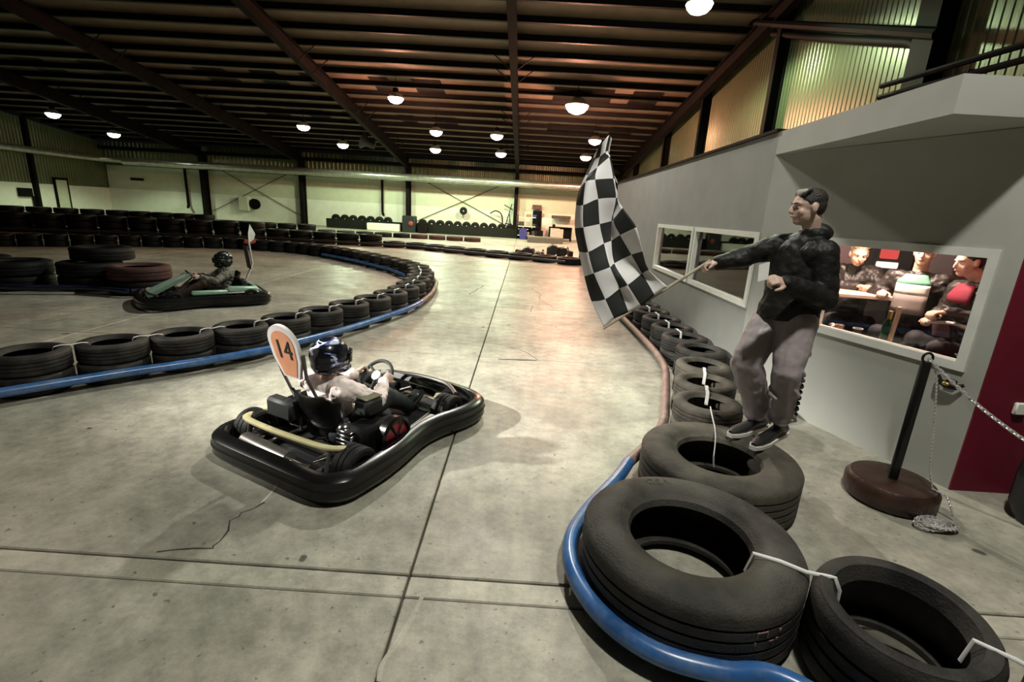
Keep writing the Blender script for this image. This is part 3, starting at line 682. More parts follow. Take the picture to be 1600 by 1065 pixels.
for i in range(9):
    z_ = (.275, .875, 1.475)[i % 3]; w_ = random.uniform(.2, .38); h_ = random.uniform(.15, .42); x_ = a.x + .25 + (i // 3) * .45
    o = MB().rbox((x_, 33.5, z_ + h_ / 2), (w_, .35, h_), .02).build('parts_box', mat('parts_box_%d' % i, random.choice([(.03, .03, .03), (.3, .16, .12), (.04, .05, .2), (.35, .3, .25)]), .6)); tag(o, '%s box, %s from the left on the %s board of the workshop shelf' % ('small', ORD[i // 3], ORD[i % 3]), 'box', 'boxes on the workshop shelf')
wbox('narrow_cabinet', 832, 846, 329, 360, 35.6, .1, M['steel_dark'], 'narrow dark cabinet against the back wall of the workshop', 'cabinet', True)
wbox('wall_poster', 832, 846, 320, 327, 35.8, .04, mat('dark_poster', (.12, .05, .05), .6), 'dark strip sign above the narrow cabinet', 'sign')
wbox('wall_shelf', 862, 892, 337, 342, 35.3, .3, M['wood_dark'], 'dark wall shelf in the workshop corner', 'shelf')
a_ = atY(858, 360, 33.6); b_ = atY(894, 360, 33.6); wb = tag(empty('work_bench', ((a_.x + b_.x) / 2, 34.0, 0)), 'dark workbench with a vice in the workshop corner', 'bench'); hw = (b_.x - a_.x) / 2
MB().rbox((0, 0, .88), (2 * hw, .8, .08), .02).build('bench_top', M['steel_dark'], wb); MB().rbox((hw * .45, .05, .5), (hw * .95, .6, .68), .03).build('drawer_unit', M['steel_dark'], wb); MB().rbox((-hw * .3, 0, .25), (hw * 1.2, .6, .05), .01).build('lower_shelf', M['wood_dark'], wb)
for sx in (-1, 1):
    for sy in (-.34, .34): MB().box((sx * (hw - .05), sy, .42), (.07, .07, .84)).build('leg', M['steel_dark'], wb, False)
MB().rbox((-hw * .6, -.2, 1.0), (.18, .3, .18), .03).build('vice', M['steel_brown'], wb)
wbox('blue_bin', 812, 823, 357, 372, 32.9, .5, mat('blue_barrel', (.03, .03, .16), .5), 'small dark blue bin by the workshop shelf', 'bin', True)
wbox('leaning_sheets', 846, 862, 340, 372, 34.6, .5, mat('white_sacks', (.8, .76, .7), .8), 'pale heap of sheets leaning by the workbench', 'sheet', True)
wbox('pale_crate', 860, 880, 358, 376, 32.6, .5, mat('pale_crate', (.45, .4, .34), .8), 'pale crate in front of the workbench', 'crate', True)
wbox('low_platform', 824, 880, 371, 378, 30.0, 1.2, mat('grey_board', (.14, .13, .1), .8), 'low grey platform in front of the workshop', 'platform', True)
# parked kart parts at far right barrier
def lump(name, px0, px1, py0, y, m, label, cat, seed, flat=.5):
    random.seed(seed); a_ = atY(px0, 390, y); b_ = atY(px1, 390, y); top = atY((px0 + px1) / 2, py0, y).z; w_ = b_.x - a_.x; o_ = tag(empty(name, ((a_.x + b_.x) / 2, y, 0)), label, cat)
    for q in range(7):
        x_ = -w_ / 2 + w_ * (q + .5) / 7; h_ = top * random.uniform(.45, 1.); k_ = q % 3
        if k_ == 0: MB().rbox((x_, random.uniform(-.1, .1), h_ / 2), (w_ / 5.5, .4, h_), .03, Matrix.Rotation(random.uniform(-.3, .3), 3, 'Z')).build('block', m, o_)
        elif k_ == 1: MB().tube([(x_, -.2, h_ * .5), (x_, .2, h_ * .6)], h_ * .45, 12).build('drum', M['black'], o_)
        else: MB().tube(smooth_path([(x_ - w_ / 10, -.1, .03), (x_, -.12, h_), (x_ + w_ / 9, -.05, .05)], 4), .035, 8).build('hose', M['chrome' if q == 5 else 'steel_brown'], o_)
    return o_
lump('engine_block', 806, 834, 383, 20.6, M['black'], 'dark engine lump lying behind the far barrier', 'engine', 4)
lump('parts_tray', 836, 852, 388, 20.2, M['clad_white'], 'pale parts lying behind the far barrier', 'parts', 6)
lump('kart_chassis', 856, 894, 381, 21.3, M['black'], 'black stripped chassis parts behind the far barrier at the right', 'parts', 9)
# folding bicycle frame shape and ladder against the wall
p = atY(775, 350, YB - .6); t = tag(empty('curved_stand', (p.x, YB - .6, 0)), 'thin curved metal stand against the back wall', 'stand')
MB().tube(smooth_path([(-.45, 0, 1.55), (-.1, 0, 1.75), (.3, 0, 1.6), (.45, 0, 1.1), (.42, 0, .05)], 5), .04, 6).build('hoop', M['steel_dark'], t)
p = atY(793, 350, YB - .6); t = tag(empty('easel_frame', (p.x, YB - .6, 0)), 'thin easel-like metal frame by the workshop column', 'frame')
for (a_, b_) in (((-.35, 0, 0), (.25, 0, 2.3)), ((.3, 0, 0), (.1, 0, 1.6)), ((-.2, 0, .9), (.3, 0, .9)), ((-.3, 0, 2.2), (.3, 0, 1.9))): MB().cyl(a_, b_, .03, n=6).build('rod', M['steel_dark'], t)
p = atY(640, 345, 33.5); t = tag(empty('parts_trolley', (p.x, 33.5, 0)), 'dark machine with red parts at the foot of the back column', 'machine')
MB().rbox((0, 0, .55), (.9, .6, 1.1), .05).build('case', M['black'], t); MB().lathe([(.01, -.35), (.16, -.34), (.16, -.3), (.01, -.3)], 14, (.15, 0, .55), M=Matrix.Rotation(0, 3, 'X')).build('cap', M['red_wall'], t); MB().ell((.15, -.33, .6), (.16, .06, .16)).build('red_disc', mat('red_enamel', (.3, .05, .04), .4), t); MB().rbox((.9, 0, .35), (.7, .5, .7), .06).build('engine', M['steel_brown'], t)
o = MB().rbox((p.x - 1.75, 33.4, .25), (2.2, .5, .5), .05).build('white_crate', M['clad_white']); tag(o, 'long white crate left of the machine at the back column', 'crate')

# ================================================================ STANCHION, CHAIN, WALL HOOK
sb = tag(empty('chain_post', (2.60, 2.98, 0)), 'black chain post on a brown rubber wheel base beside the red wall', 'post')
MB().lathe([(.004, 0), (.245, 0), (.265, .03), (.265, .12), (.24, .152), (.18, .16), (.08, .152), (.004, .152)], 40).build('base', mat('brown_rubber', (.036, .017, .011), .4, var=.4, scale=9, bump=.2), sb)
MB().cyl((0, 0, .15), (-.0, 0, .98), .029, n=16).build('pole', M['black_gloss'], sb)
MB().tube([(.032 * math.cos(a_), 0, 1.005 + .032 * math.sin(a_)) for a_ in np.linspace(0, 2 * PI, 16, endpoint=False)], .008, 6, closed=True).build('ring', M['black_gloss'], sb)
M['zinc'] = mat('zinc_chain', (.72, .70, .68), .35, metal=.6)
def chain(pts, name, label, link_l=.028, rad=.0048, m='zinc'):
    """real links along a path, one mesh"""
    P = [Vector(p) for p in pts]; L = []; acc = 0
    for a_, b_ in zip(P, P[1:]):
        n = max(1, int((b_ - a_).length / 1e-3))
        for k in range(n): L.append(a_.lerp(b_, k / n))
    mb = MB(); step = int(link_l * 1000 * .78); k = 0
    for i in range(0, len(L) - step - 1, step):
        a_, b_ = L[i], L[i + step]; t_ = (b_ - a_)
        if t_.length < 1e-5: continue
        t_.normalize(); u = t_.orthogonal().normalized(); v = t_.cross(u); n_ = u if k % 2 else v; k += 1; c_ = (a_ + b_) / 2
        mb.tube([c_ + t_ * math.cos(q) * link_l * .62 + n_ * math.sin(q) * link_l * .3 for q in np.linspace(0, 2 * PI, 10, endpoint=False)], rad, 5, closed=True)
    o_ = mb.build(name, M[m]); tag(o_, label, 'chain'); return o_
tp = Vector((2.605, 2.975, 1.0)); E_ = atY(1640, 712, 2.55)
chain([tp + (E_ - tp) * s_ + Vector((0, 0, -.035 * 4 * s_ * (1 - s_))) for s_ in np.linspace(0, 1, 24)], 'barrier_chain', 'white metal chain hanging from the post towards the right edge')
hx = atX(1437, 760, 2.80); dn = [(2.63, 2.96, .98), (2.66, 2.94, .88), (2.69, 2.90, .6), (2.72, 2.87, .3), (2.75, 2.84, .168), (2.80, 2.78, .155), (2.83, 2.76, .08), (2.85, 2.75, .02)]
chain(dn, 'chain', 'loose chain hanging down from the post over its base', .016, .0022)
random.seed(5); pl_ = []
c0 = at(1458, 822, .012)
for i in range(420):
    a_ = i * .33; r_ = .030 + .022 * math.sin(i * .21) + .014 * math.sin(i * .083); pl_.append(c0 + Vector((1.9 * r_ * math.cos(a_) + .02 * math.sin(i * .05), 1.1 * r_ * math.sin(a_), .006 + .012 * (1 + math.sin(i * .37)))))
chain(pl_, 'chain_heap', 'small heap of loose chain on the floor by the post base', .018, .0026)
hk = tag(empty('bottle_opener', on_plane(1489, 597, tuple(B0), nB) + bn * .015), 'dark cast bottle opener with brass centre screwed under the window', 'bottle opener')
hk.rotation_euler = (0, 0, math.atan2(bdir.y, bdir.x))
MB().tube([(-.075, -.02, .03), (-.05, -.04, -.005), (0, -.045, -.018), (.05, -.04, -.018), (.085, -.02, .01)], [.011, .02, .026, .02, .011], 10).build('bracket', M['black_gloss'], hk)
MB().rbox((0, -.005, .0), (.07, .02, .05), .008).build('plate', M['black_gloss'], hk); MB().ell((0, -.062, -.005), (.024, .014, .014)).build('brass_insert', mat('brass', (.6, .45, .12), .3, metal=.9), hk)
p = atY(1592, 638, 3.13); o = MB().rbox((p.x, 3.125, p.z), (.075, .03, .085), .008).build('wall_switch', M['clad_white']); tag(o, 'white light switch on the dark red wall', 'switch')
# dark padded stool cut by the right edge
sk_ = at(1640, 822, 0)
t = tag(empty('sack', (sk_.x, sk_.y, 0)), 'black bulging sack-like shape at the right edge before the red wall', 'bag')
prof = [(.004, 0), (.17, 0), (.215, .10), (.22, .3), (.20, .5), (.15, .62), (.06, .66), (.004, .66)]
MB().lathe(prof, 24).build('body', M['black'], t); MB().lathe([(.03, .64), (.06, .68), (.09, .75), (.075, .75), (.03, .70)], 16).build('neck', M['black'], t)
# ================================================================ KARTS
M['kart_rim'] = mat('kart_cream_rim', (.46, .42, .22), .5, var=.15, scale=6)
M['kart_green'] = mat('kart_pale_green', (.35, .55, .42), .4, var=.1)
M['kart_red'] = mat('kart_red', (.22, .012, .02), .3, var=.3, scale=20)
M['kart_cream'] = mat('kart_cream', (.62, .60, .42), .45, var=.1)
M['orange'] = mat('plate_orange', (.62, .27, .15), .5, var=.1)
M['plate_white'] = mat('plate_border', (.66, .62, .62), .5, var=.08)
M['steel_tube'] = mat('grey_tube', (.16, .15, .14), .35, metal=.6)
kart_tire = tire_mesh('kart_tire', .135, .16, .068, M['rubber_black'], 28, 3)
OUT = [(0, -.80), (.36, -.80), (.50, -.78), (.585, -.70), (.60, -.58), (.60, -.38), (.575, -.18), (.54, 0), (.525, .15), (.545, .32), (.59, .48), (.615, .64), (.585, .80), (.47, .90), (.25, .945), (0, .955)]
def outline(k=1.0, n=3):
    pts = [Vector((x * k, y * k, 0)) for x, y in OUT]; full = pts + [Vector((-p.x, p.y, 0)) for p in reversed(pts[1:-1])]
    P = []; m = len(full)
    for i in range(m):
        p0, p1, p2, p3 = full[i - 1], full[i], full[(i + 1) % m], full[(i + 2) % m]
        for j in range(n):
            t = j / n; P.append(.5 * ((2 * p1) + (p2 - p0) * t + (2 * p0 - 5 * p1 + 4 * p2 - p3) * t * t + (3 * p1 - p0 - 3 * p2 + p3) * t ** 3))
    return P
def swept(P, sec):
    m = len(P); rings = []
    for i in range(m):
        t = (P[(i + 1) % m] - P[i - 1]).normalized(); n = Vector((t.y, -t.x, 0))
        rings.append([P[i] + n * a + Vector((0, 0, b)) for a, b in sec])
    return rings
def kart(name, loc, fwd, label, style):
    k = tag(empty(name, loc, math.atan2(-fwd[0], fwd[1])), label, 'go-kart')
    P = outline()
    # bumper ring, rounded band with a groove
    sec = [(-.05, .03), (-.02, .015), (.035, .03), (.055, .06), (.05, .095), (.055, .125), (.05, .165), (.02, .19), (-.03, .195), (-.055, .17), (-.06, .10)]
    bmp = MB().loft(swept(P, sec), closed=True).build('bumper', M['black_gloss'], k)
    MB().loft(swept(P, [(.05, .108), (.060, .112), (.060, .122), (.05, .126)]), closed=True).build('bumper_strip', M['rubber_black'], bmp)
    MB().prism([(p.x * .86, p.y * .86) for p in P], .035, .05).build('floor_pan', M['black'], k, False)
    # frame tubes
    fr = MB()
    for s in (-1, 1):
        fr.tube([(s * .3, -.72, .09), (s * .3, -.2, .075), (s * .34, .2, .075), (s * .28, .6, .08), (s * .2, .85, .09)], .016, 8)
        fr.tube([(s * .3, -.3, .08), (s * .47, -.28, .1), (s * .50, .05, .1), (s * .34, .12, .08)], .014, 8)
    for y in (-.70, -.42, .18, .62): fr.tube([(-.33, y, .08), (.33, y, .08)], .014, 8)
    fr.build('frame', M['steel_tube'], k)
    # wheels
    for s in (-1, 1):
        for (y, x) in ((-.525, .49), (.525, .45)):
            o = link('wheel', kart_tire, None, k, False); o.location = (s * x, y, .136); o.rotation_euler = (0, PI / 2, 0)
            MB().lathe([(.004, .05), (.03, .055), (.034, .03), (.062, .02), (.07, .06), (.074, .06), (.074, -.06), (.07, -.06), (.062, -.03), (.004, -.03)], 20).build('hub', M['chrome'], o)
            MB().lathe([(.004, .0), (.022, .0), (.022, .075), (.004, .08)], 10).build('hub_nut', M['chrome'], o)
    MB().cyl((-.46, -.525, .136), (.46, -.525, .136), .02, n=12).build('axle', M['steel_tube'], k)
    MB().cyl((-.42, .525, .136), (.42, .525, .136), .012, n=8).build('tie_rod', M['steel_tube'], k)
    # rear hoop
    hp = smooth_path([(-.47, -.38, .23), (-.48, -.55, .25), (-.42, -.63, .26), (-.2, -.655, .265), (.1, -.65, .265), (.36, -.62, .26), (.45, -.54, .25)], 5)
    MB().tube(hp, .026, 10, flat=.7).build('rear_hoop', M['kart_rim' if style == 1 else 'kart_green'], k)
    for x in (-.40, .38): MB().cyl((x, -.62, .25), (x, -.66, .09), .012, n=8).build('hoop_strut', M['steel_tube'], k)
    MB().tube(smooth_path([(-.34, -.70, .15), (-.1, -.72, .155), (.12, -.72, .15)], 4), .055, 12).build('silencer', M['steel_tube'], k)
    MB().tube([(.12, -.72, .15), (.22, -.73, .15), (.28, -.70, .13)], .022, 10).build('tail_pipe', M['chrome'], k)
    # seat: curved shell
    rings = []
    for (y, z, wd, dp) in ((.02, .10, .17, .03), (-.10, .085, .19, .07), (-.24, .09, .20, .12), (-.36, .16, .205, .15), (-.43, .30, .20, .14), (-.465, .42, .185, .10), (-.48, .48, .14, .05)):
        rings.append((y, z, wd, dp))
    vs = []; fs = []
    n = 11
    for off in (0, .018):
        for (y, z, wd, dp) in rings:
            for j in range(n):
                q = -1 + 2 * j / (n - 1); up = abs(q) ** 2.4 * dp
                vs.append((q * (wd + off), y + (up * .55 if z > .2 else 0) - off * (1 if z > .2 else 0), z + (up if z <= .3 else up * .35) - off * (0 if z > .2 else 1)))
    m_ = len(rings)
    for s in range(2):
        for i in range(m_ - 1):
            for j in range(n - 1): o_ = s * m_ * n; fs.append((o_ + i * n + j, o_ + i * n + j + 1, o_ + (i + 1) * n + j + 1, o_ + (i + 1) * n + j))
    for i in range(m_ - 1):
        for j in (0, n - 1): fs.append((i * n + j, (i + 1) * n + j, m_ * n + (i + 1) * n + j, m_ * n + i * n + j))
    for j in range(n - 1):
        for i in (0, m_ - 1): fs.append((i * n + j, i * n + j + 1, m_ * n + i * n + j + 1, m_ * n + i * n + j))
    MB().add(vs, fs).build('seat', M['black_gloss'], k)
    # fuel tank / dark box left of the seat
    MB().rbox((-.40, -.12, .20), (.15, .42, .22), .04).build('side_box', M['black_gloss'], k)
    MB().rbox((-.24, -.47, .33), (.26, .10, .14), .02).build('rear_box', M['black'], k)
    # engine on the right
    en = MB().rbox((.36, -.27, .20), (.20, .26, .22), .03).build('engine', M['steel_dark'], k)
    MB().rbox((.30, -.20, .39), (.14, .17, .13), .025).build('air_filter', M['black'], en); MB().rbox((.30, -.20, .458), (.12, .15, .008), .003).build('filter_lid', mat('olive_lid', (.14, .14, .09), .8), en)
    for j in range(5): MB().rbox((.30, -.40, .16 + j * .03), (.14, .08, .012), .004).build('cooling_fin', M['chrome'], en)
    R_ = Matrix.Rotation(PI / 2, 3, 'Y')
    MB().lathe([(.125, -.03), (.14, -.03), (.145, .03), (.12, .04), (.115, .03)], 28, (.49, -.16, .20), M=R_).build('fan_guard', M['black_gloss'], en)
    MB().lathe([(.004, .0), (.118, .0), (.118, .018), (.05, .03), (.004, .03)], 24, (.49, -.16, .20), M=R_).build('fan_cover', M['kart_red' if style == 1 else 'steel_dark'], en)
    for q in range(6):
        a = q * PI / 3; MB().box((.525, -.16 + .06 * math.cos(a), .20 + .06 * math.sin(a)), (.008, .1, .012), Matrix.Rotation(a, 3, 'X')).build('fan_spoke', M['black_gloss'], en)
    MB().ell((.26, -.38, .27), (.05, .06, .05)).build('carburettor', M['chrome'], en)
    MB().tube(smooth_path([(.36, -.40, .22), (.42, -.50, .24), (.36, -.58, .2), (.28, -.66, .16)], 4), .022, 10).build('exhaust', M['chrome'], en)
    # side guards and cream rails
    MB().rbox((.50, .12, .17), (.07, .38, .035), .012, Matrix.Rotation(.1, 3, 'Z')).build('side_rail', M['kart_cream' if style == 1 else 'kart_green'], k)
    MB().rbox((-.50, .05, .19 if style == 1 else .24), (.07, .5, .07), .02, Matrix.Rotation(-.06, 3, 'Z')).build('side_rail', M['kart_cream' if style == 1 else 'kart_green'], k)
    if style == 2: MB().rbox((-.50, -.42, .27), (.09, .46, .10), .03, Matrix.Rotation(.04, 3, 'X')).build('side_pod', M['kart_green'], k); MB().rbox((-.545, -.42, .225), (.02, .46, .02), .006).build('pod_stripe', M['plate_white'], k)
    MB().rbox((.20, -.12, .30), (.07, .16, .03), .01, Matrix.Rotation(.5, 3, 'Z')).build('belt_pad', M['kart_cream'], k)
    # nose fairing and dash panel
    if style == 1:
        vs = [(-.17, .42, .40), (.17, .42, .40), (.24, .80, .20), (-.24, .80, .20), (-.15, .40, .36), (.15, .40, .36), (.21, .78, .16), (-.21, .78, .16)]
    else:
        vs = [(-.17, .26, .50), (.17, .26, .50), (.23, .86, .20), (-.23, .86, .20), (-.15, .24, .45), (.15, .24, .45), (.20, .82, .15), (-.20, .82, .15)]
    fq = [(0, 1, 2, 3), (7, 6, 5, 4), (0, 4, 5, 1), (1, 5, 6, 2), (2, 6, 7, 3), (3, 7, 4, 0)]
    no = MB().add(vs, fq).build('nose_panel', M['black_gloss' if style == 1 else 'kart_green'], k, False)
    if style == 2: MB().add([((v[0] * .55), v[1] * .6 + .16, v[2] * .78 + .105) for v in vs], fq).build('number_field', M['plate_white'], no, False)
    for s in (-1, 1): MB().rbox((s * .32, .62, .19), (.12, .14, .03), .012, Matrix.Rotation(s * .5, 3, 'Z')).build('front_pad', M['kart_cream' if style == 1 else 'black_gloss'], k)
    MB().tube(smooth_path([(-.4, .72, .21), (-.2, .83, .235), (.2, .83, .235), (.4, .72, .21)], 4), .016, 8).build('front_bar', M['steel_tube'], k)
    for s in (-1, 1): MB().tube([(s * .12, .45, .09), (s * .13, .50, .2), (s * .17, .50, .22)], .01, 6).build('pedal', M['chrome'], k)
    # steering
    c = Vector((0, .20, .43)); ax = Vector((0, .75, -.66)).normalized(); rot = Vector((0, 0, 1)).rotation_difference(-ax).to_matrix()
    sw = MB().lathe([(.135 + .014 * math.cos(q), .014 * math.sin(q)) for q in np.linspace(0, 2 * PI, 9)[:-1]], 28, c, M=rot).build('steering_wheel', M['black'], k)
    MB().lathe([(.004, -.02), (.045, -.02), (.04, .02), (.004, .02)], 16, c, M=rot).build('wheel_hub', mat('pale_hub_%d' % style, (.5, .5, .42), .6), sw)
    for q in (.5, 2.6, 4.7): MB().cyl(c, c + rot @ Vector((.13 * math.cos(q), .13 * math.sin(q), 0)), .011, n=8).build('spoke', M['black'], sw)
    MB().cyl(c, c + ax * .42, .013, n=8).build('steering_column', M['steel_tube'], k)
    return k
KF = Vector((.45, .89, 0)).normalized()
k1 = kart('go_kart', (-1.19, 3.415, 0), KF, 'black go-kart with number board 14 and cream rear hoop on the near track', 1)
KF2 = Vector((-.757, -.653, 0)).normalized()
k2 = kart('go_kart', (-5.23, 7.87, 0), KF2, 'black and pale green go-kart with a pennant mast behind the hairpin barrier', 2)
# number board on kart 1: local frame of the kart, facing backwards
nb_c = Vector((-.13, -.50, .765)); lean = Matrix.Rotation(.22, 3, 'X')
def board(sx, sz, y0, y1):
    poly = []
    for q in np.linspace(0, PI, 15): poly.append((sx * math.cos(q), sz * .35 + sx * .95 * math.sin(q)))
    poly += [(-sx * .95, -sz * .25), (-sx * .55, -sz), (sx * .55, -sz), (sx * .95, -sz * .25)]
    MM = Matrix.Rotation(PI / 2, 3, 'X'); vs0 = []
    mb = MB(); mb.prism(poly, -y1, -y0, MM); mb.v = [tuple(lean @ Vector(v) + nb_c) for v in mb.v]; return mb
nbp = board(.142, .19, -.012, .012).build('number_board', M['plate_white'], k1)
board(.108, .175, -.0145, -.011).build('number_field', M['orange'], nbp)
me = text_mesh('14', .17, .0012); o = link('lettering', me, M['black'], nbp, False); o.matrix_local = Matrix.Translation(nb_c + lean @ Vector((0, -.0165, .02))) @ lean.to_4x4() @ Matrix.Rotation(PI / 2, 4, 'X') @ Matrix.Diagonal((1.0, 1.15, 1, 1))
for s in (-1, 1): MB().tube([nb_c + lean @ Vector((s * .15, .01, .0)), nb_c + lean @ Vector((s * .12, .01, -.18)), Vector((-.1 + s * .13, -.36, .34)), Vector((-.08 + s * .13, -.36, .12))], .012, 8).build('board_leg', M['steel_tube'], nbp)
# pennant mast on kart 2
ms = MB().tube([(0, -.52, .10), (0, -.56, .32), (.03, -.70, .62), (-.01, -.66, .98)], .017, 10).build('pennant_mast', M['plate_white'], k2)
MB().rbox((0, -.62, .74), (.26, .02, .40), .01, Matrix.Rotation(-.1, 3, 'X')).build('number_board', M['black'], k2)
def cloth(pts, m, name, parent, t=.004):
    vs = [Vector(p) for p in pts]; n = len(vs); nn = (vs[1] - vs[0]).cross(vs[2] - vs[0]).normalized() * t
    return MB().add(vs + [v + nn for v in vs], [tuple(range(n)), tuple(range(2 * n - 1, n - 1, -1))] + [(i, (i + 1) % n, n + (i + 1) % n, n + i) for i in range(n)]).build(name, m, parent, False)
cloth([(-.01, -.66, .98), (.02, -.74, 1.0), (.03, -.78, 1.13), (.01, -.70, 1.30), (-.01, -.66, 1.14)], mat('white_cloth', (.75, .75, .72), .8), 'pennant_white', ms)
cloth([(-.012, -.665, .96), (.03, -.77, .98), (.035, -.80, 1.05), (-.012, -.60, 1.04), (-.012, -.58, .98)], mat('red_cloth', (.3, .04, .03), .8), 'pennant_red', ms)

# ================================================================ PEOPLE
SKIN = mat('skin', (.52, .36, .29), .5, var=.06, scale=6)
SKIN2 = mat('skin_ruddy', (.6, .38, .29), .5, var=.06, scale=6)
HAIR = mat('dark_hair', (.018, .014, .011), .55, var=.4, scale=60, bump=.5, bscale=120)
SUB = {}
def remesh(name, mb, m, parent, vox=.01, it=5, disp=0., dsc=.1):
    me = mb.mesh(name + '_raw'); o = bpy.data.objects.new('tmp', me); COL.objects.link(o)
    r = o.modifiers.new('r', 'REMESH'); r.mode = 'VOXEL'; r.voxel_size = vox
    s = o.modifiers.new('s', 'SMOOTH'); s.factor = .5; s.iterations = it
    if disp:
        for sc_, am in ((dsc, disp), (dsc * .45, disp * .5)):
            tx = bpy.data.textures.new('folds', 'CLOUDS'); tx.noise_scale = sc_; tx.noise_depth = 1; tx.noise_type = 'SOFT_NOISE'
            d_ = o.modifiers.new('d', 'DISPLACE'); d_.texture = tx; d_.strength = am; d_.mid_level = .5; d_.texture_coords = 'LOCAL'
    nm = bpy.data.meshes.new_from_object(o.evaluated_get(bpy.context.evaluated_depsgraph_get()))
    bpy.data.objects.remove(o); bpy.data.meshes.remove(me); nm.name = name
    nm.materials.clear(); nm.materials.append(m); nm.polygons.foreach_set('use_smooth', [True] * len(nm.polygons))
    ob_ = bpy.data.objects.new(name, nm); COL.objects.link(ob_); ob_.parent = parent; return ob_
def limb(mb, pts, rad, sub=3):
    """tapered rounded limb: dense tube plus spheres"""
    P = [Vector(p) for p in pts]; Q = []; R = []
    for i in range(len(P) - 1):
        for k in range(sub): t = k / sub; Q.append(P[i].lerp(P[i + 1], t)); R.append(rad[i] * (1 - t) + rad[i + 1] * t)
    Q.append(P[-1]); R.append(rad[-1]); mb.tube(Q, R, 14)
    for p, r in zip(P, rad): mb.ell(p, r * .995, n=12, m=8)
    return mb
def frame(fwd, up=Vector((0, 0, 1))):
    f = Vector(fwd).normalized(); u = Vector(up); u = (u - f * u.dot(f)).normalized(); r = f.cross(u)
    return Matrix((r, f, u)).transposed()    # columns: right, forward, up
def oval(c, r, fr, n=18):
    return [Vector(c) + fr @ Vector((r[0] * math.cos(2 * PI * j / n), r[1] * math.sin(2 * PI * j / n), 0)) for j in range(n)]
def torso(mb, secs):
    """secs: list of (centre, (half width, half depth), frame)"""
    mb.loft([oval(c, r, f) for c, r, f in secs]); return mb
def head(mb, c, fr, s=1.0):
    """skull, jaw, nose, ears; c = centre of head, fr columns right/forward/up"""
    g = lambda x, y, z: Vector(c) + fr @ Vector((x * s, y * s, z * s))
    mb.ell(g(0, -.012, .028), (.076 * s, .096 * s, .088 * s), fr); mb.ell(g(0, .012, -.03), (.064 * s, .080 * s, .085 * s), fr); mb.ell(g(0, .052, -.078), (.036 * s, .034 * s, .030 * s), fr)
    mb.ell(g(0, .068, .030), (.052 * s, .020 * s, .020 * s), fr)       # brow
    limb(mb, [g(0, .084, .018), g(0, .103, -.012), g(0, .104, -.022)], [.009 * s, .012 * s, .013 * s], 2)   # nose
    mb.ell(g(0, .086, -.05), (.024 * s, .012 * s, .010 * s), fr)       # lips
    for k in (-1, 1):
        mb.ell(g(k * .036, .055, -.024), (.026 * s, .022 * s, .026 * s), fr)
        mb.ell(g(k * .077, -.008, -.004), (.010 * s, .020 * s, .032 * s), fr)   # ears
    return g
def face_bits(g, fr, parent, brow=HAIR, s=1.0):
    wm = SUB.setdefault('eye', mat('eye_white', (.6, .58, .55), .3)); im = SUB.setdefault('iris', mat('iris', (.02, .014, .01), .2)); lm = SUB.setdefault('lip', mat('lips', (.30, .12, .10), .5))
    for k in (-1, 1):
        e = MB().ell(g(k * .031, .073, .006), (.012 * s, .008 * s, .0055 * s), fr).build('eye', wm, parent)
        MB().ell(g(k * .029, .079, .006), (.0055 * s, .004 * s, .005 * s), fr).build('iris', im, e)
        MB().tube([g(k * .014, .092, .028), g(k * .032, .088, .034), g(k * .050, .074, .028)], [.003 * s, .0042 * s, .002 * s], 6).build('eyebrow', brow, parent)
    MB().tube([g(-.021, .090, -.052), g(0, .098, -.050), g(.021, .090, -.052)], [.003 * s, .0055 * s, .003 * s], 8).build('lips', lm, parent)
def hair_cap(c, fr, parent, m, s=1.0, fringe=.055, low=-.03, vox=.006):
    """cap of hair: shell around the skull, cut free of the face"""
    mb = MB(); g = lambda x, y, z: Vector(c) + fr @ Vector((x * s, y * s, z * s))
    mb.ell(g(0, -.020, .046), (.080 * s, .096 * s, .076 * s), fr); mb.ell(g(0, -.050, .010), (.075 * s, .060 * s, .075 * s), fr)
    for k in (-1, 1): mb.ell(g(k * .066, .004, .040), (.012 * s, .026 * s, .034 * s), fr)
    for k in range(11):
        a = -.75 + k * .15; limb(mb, [g(a * .080, .020, .106), g(a * .088, .044, .096), g(a * .092, .062 - .02 * a * a, fringe + .020 + .005 * ((k * 7) % 3))], [.014 * s, .009 * s, .004 * s], 2)
    return remesh('hair', mb, m, parent, vox, 3)
def hand(mb, wrist, fwd, palm_n, curl=.9, s=1.0, side=1, spread=.012):
    """palm plus five separate fingers; fwd = direction of the fingers, palm_n = normal out of the palm; side=+1 thumb towards fwd x palm_n"""
    f = Vector(fwd).normalized(); n = Vector(palm_n); n = (n - f * n.dot(f)).normalized(); t = f.cross(n) * side; w_ = Vector(wrist)
    fr = Matrix((t, f, n)).transposed()
    mb.ell(w_ + f * .047 * s, (.041 * s, .052 * s, .018 * s), fr); mb.ell(w_ + f * .07 * s, (.042 * s, .028 * s, .015 * s), fr)
    limb(mb, [w_ - f * .02, w_ + f * .02 * s], [.026 * s, .029 * s], 2)
    for i, (o_, L) in enumerate(((.031, .072), (.0105, .080), (-.010, .075), (-.030, .060))):
        p = w_ + f * .083 * s + t * o_ * s; pts = [p]; a = 0
        for j, q in enumerate((.44, .32, .26)):
            a += curl * (.75 if j == 0 else 1.0); dirv = f * math.cos(a) + n * math.sin(a); pts.append(pts[-1] + dirv * L * q * s)
        limb(mb, pts, [.0105 * s, .0095 * s, .0088 * s, .0075 * s], 2)
    p = w_ + f * .03 * s + t * .034 * s + n * .004; d1 = (f * .72 + t * .62 + n * .25).normalized(); d2 = (f * .9 + t * .1 + n * (.2 + .5 * curl)).normalized()
    limb(mb, [p - t * .012 * s, p, p + d1 * .038 * s, p + d1 * .038 * s + d2 * .032 * s], [.014 * s, .014 * s, .0115 * s, .009 * s], 2)
    return mb
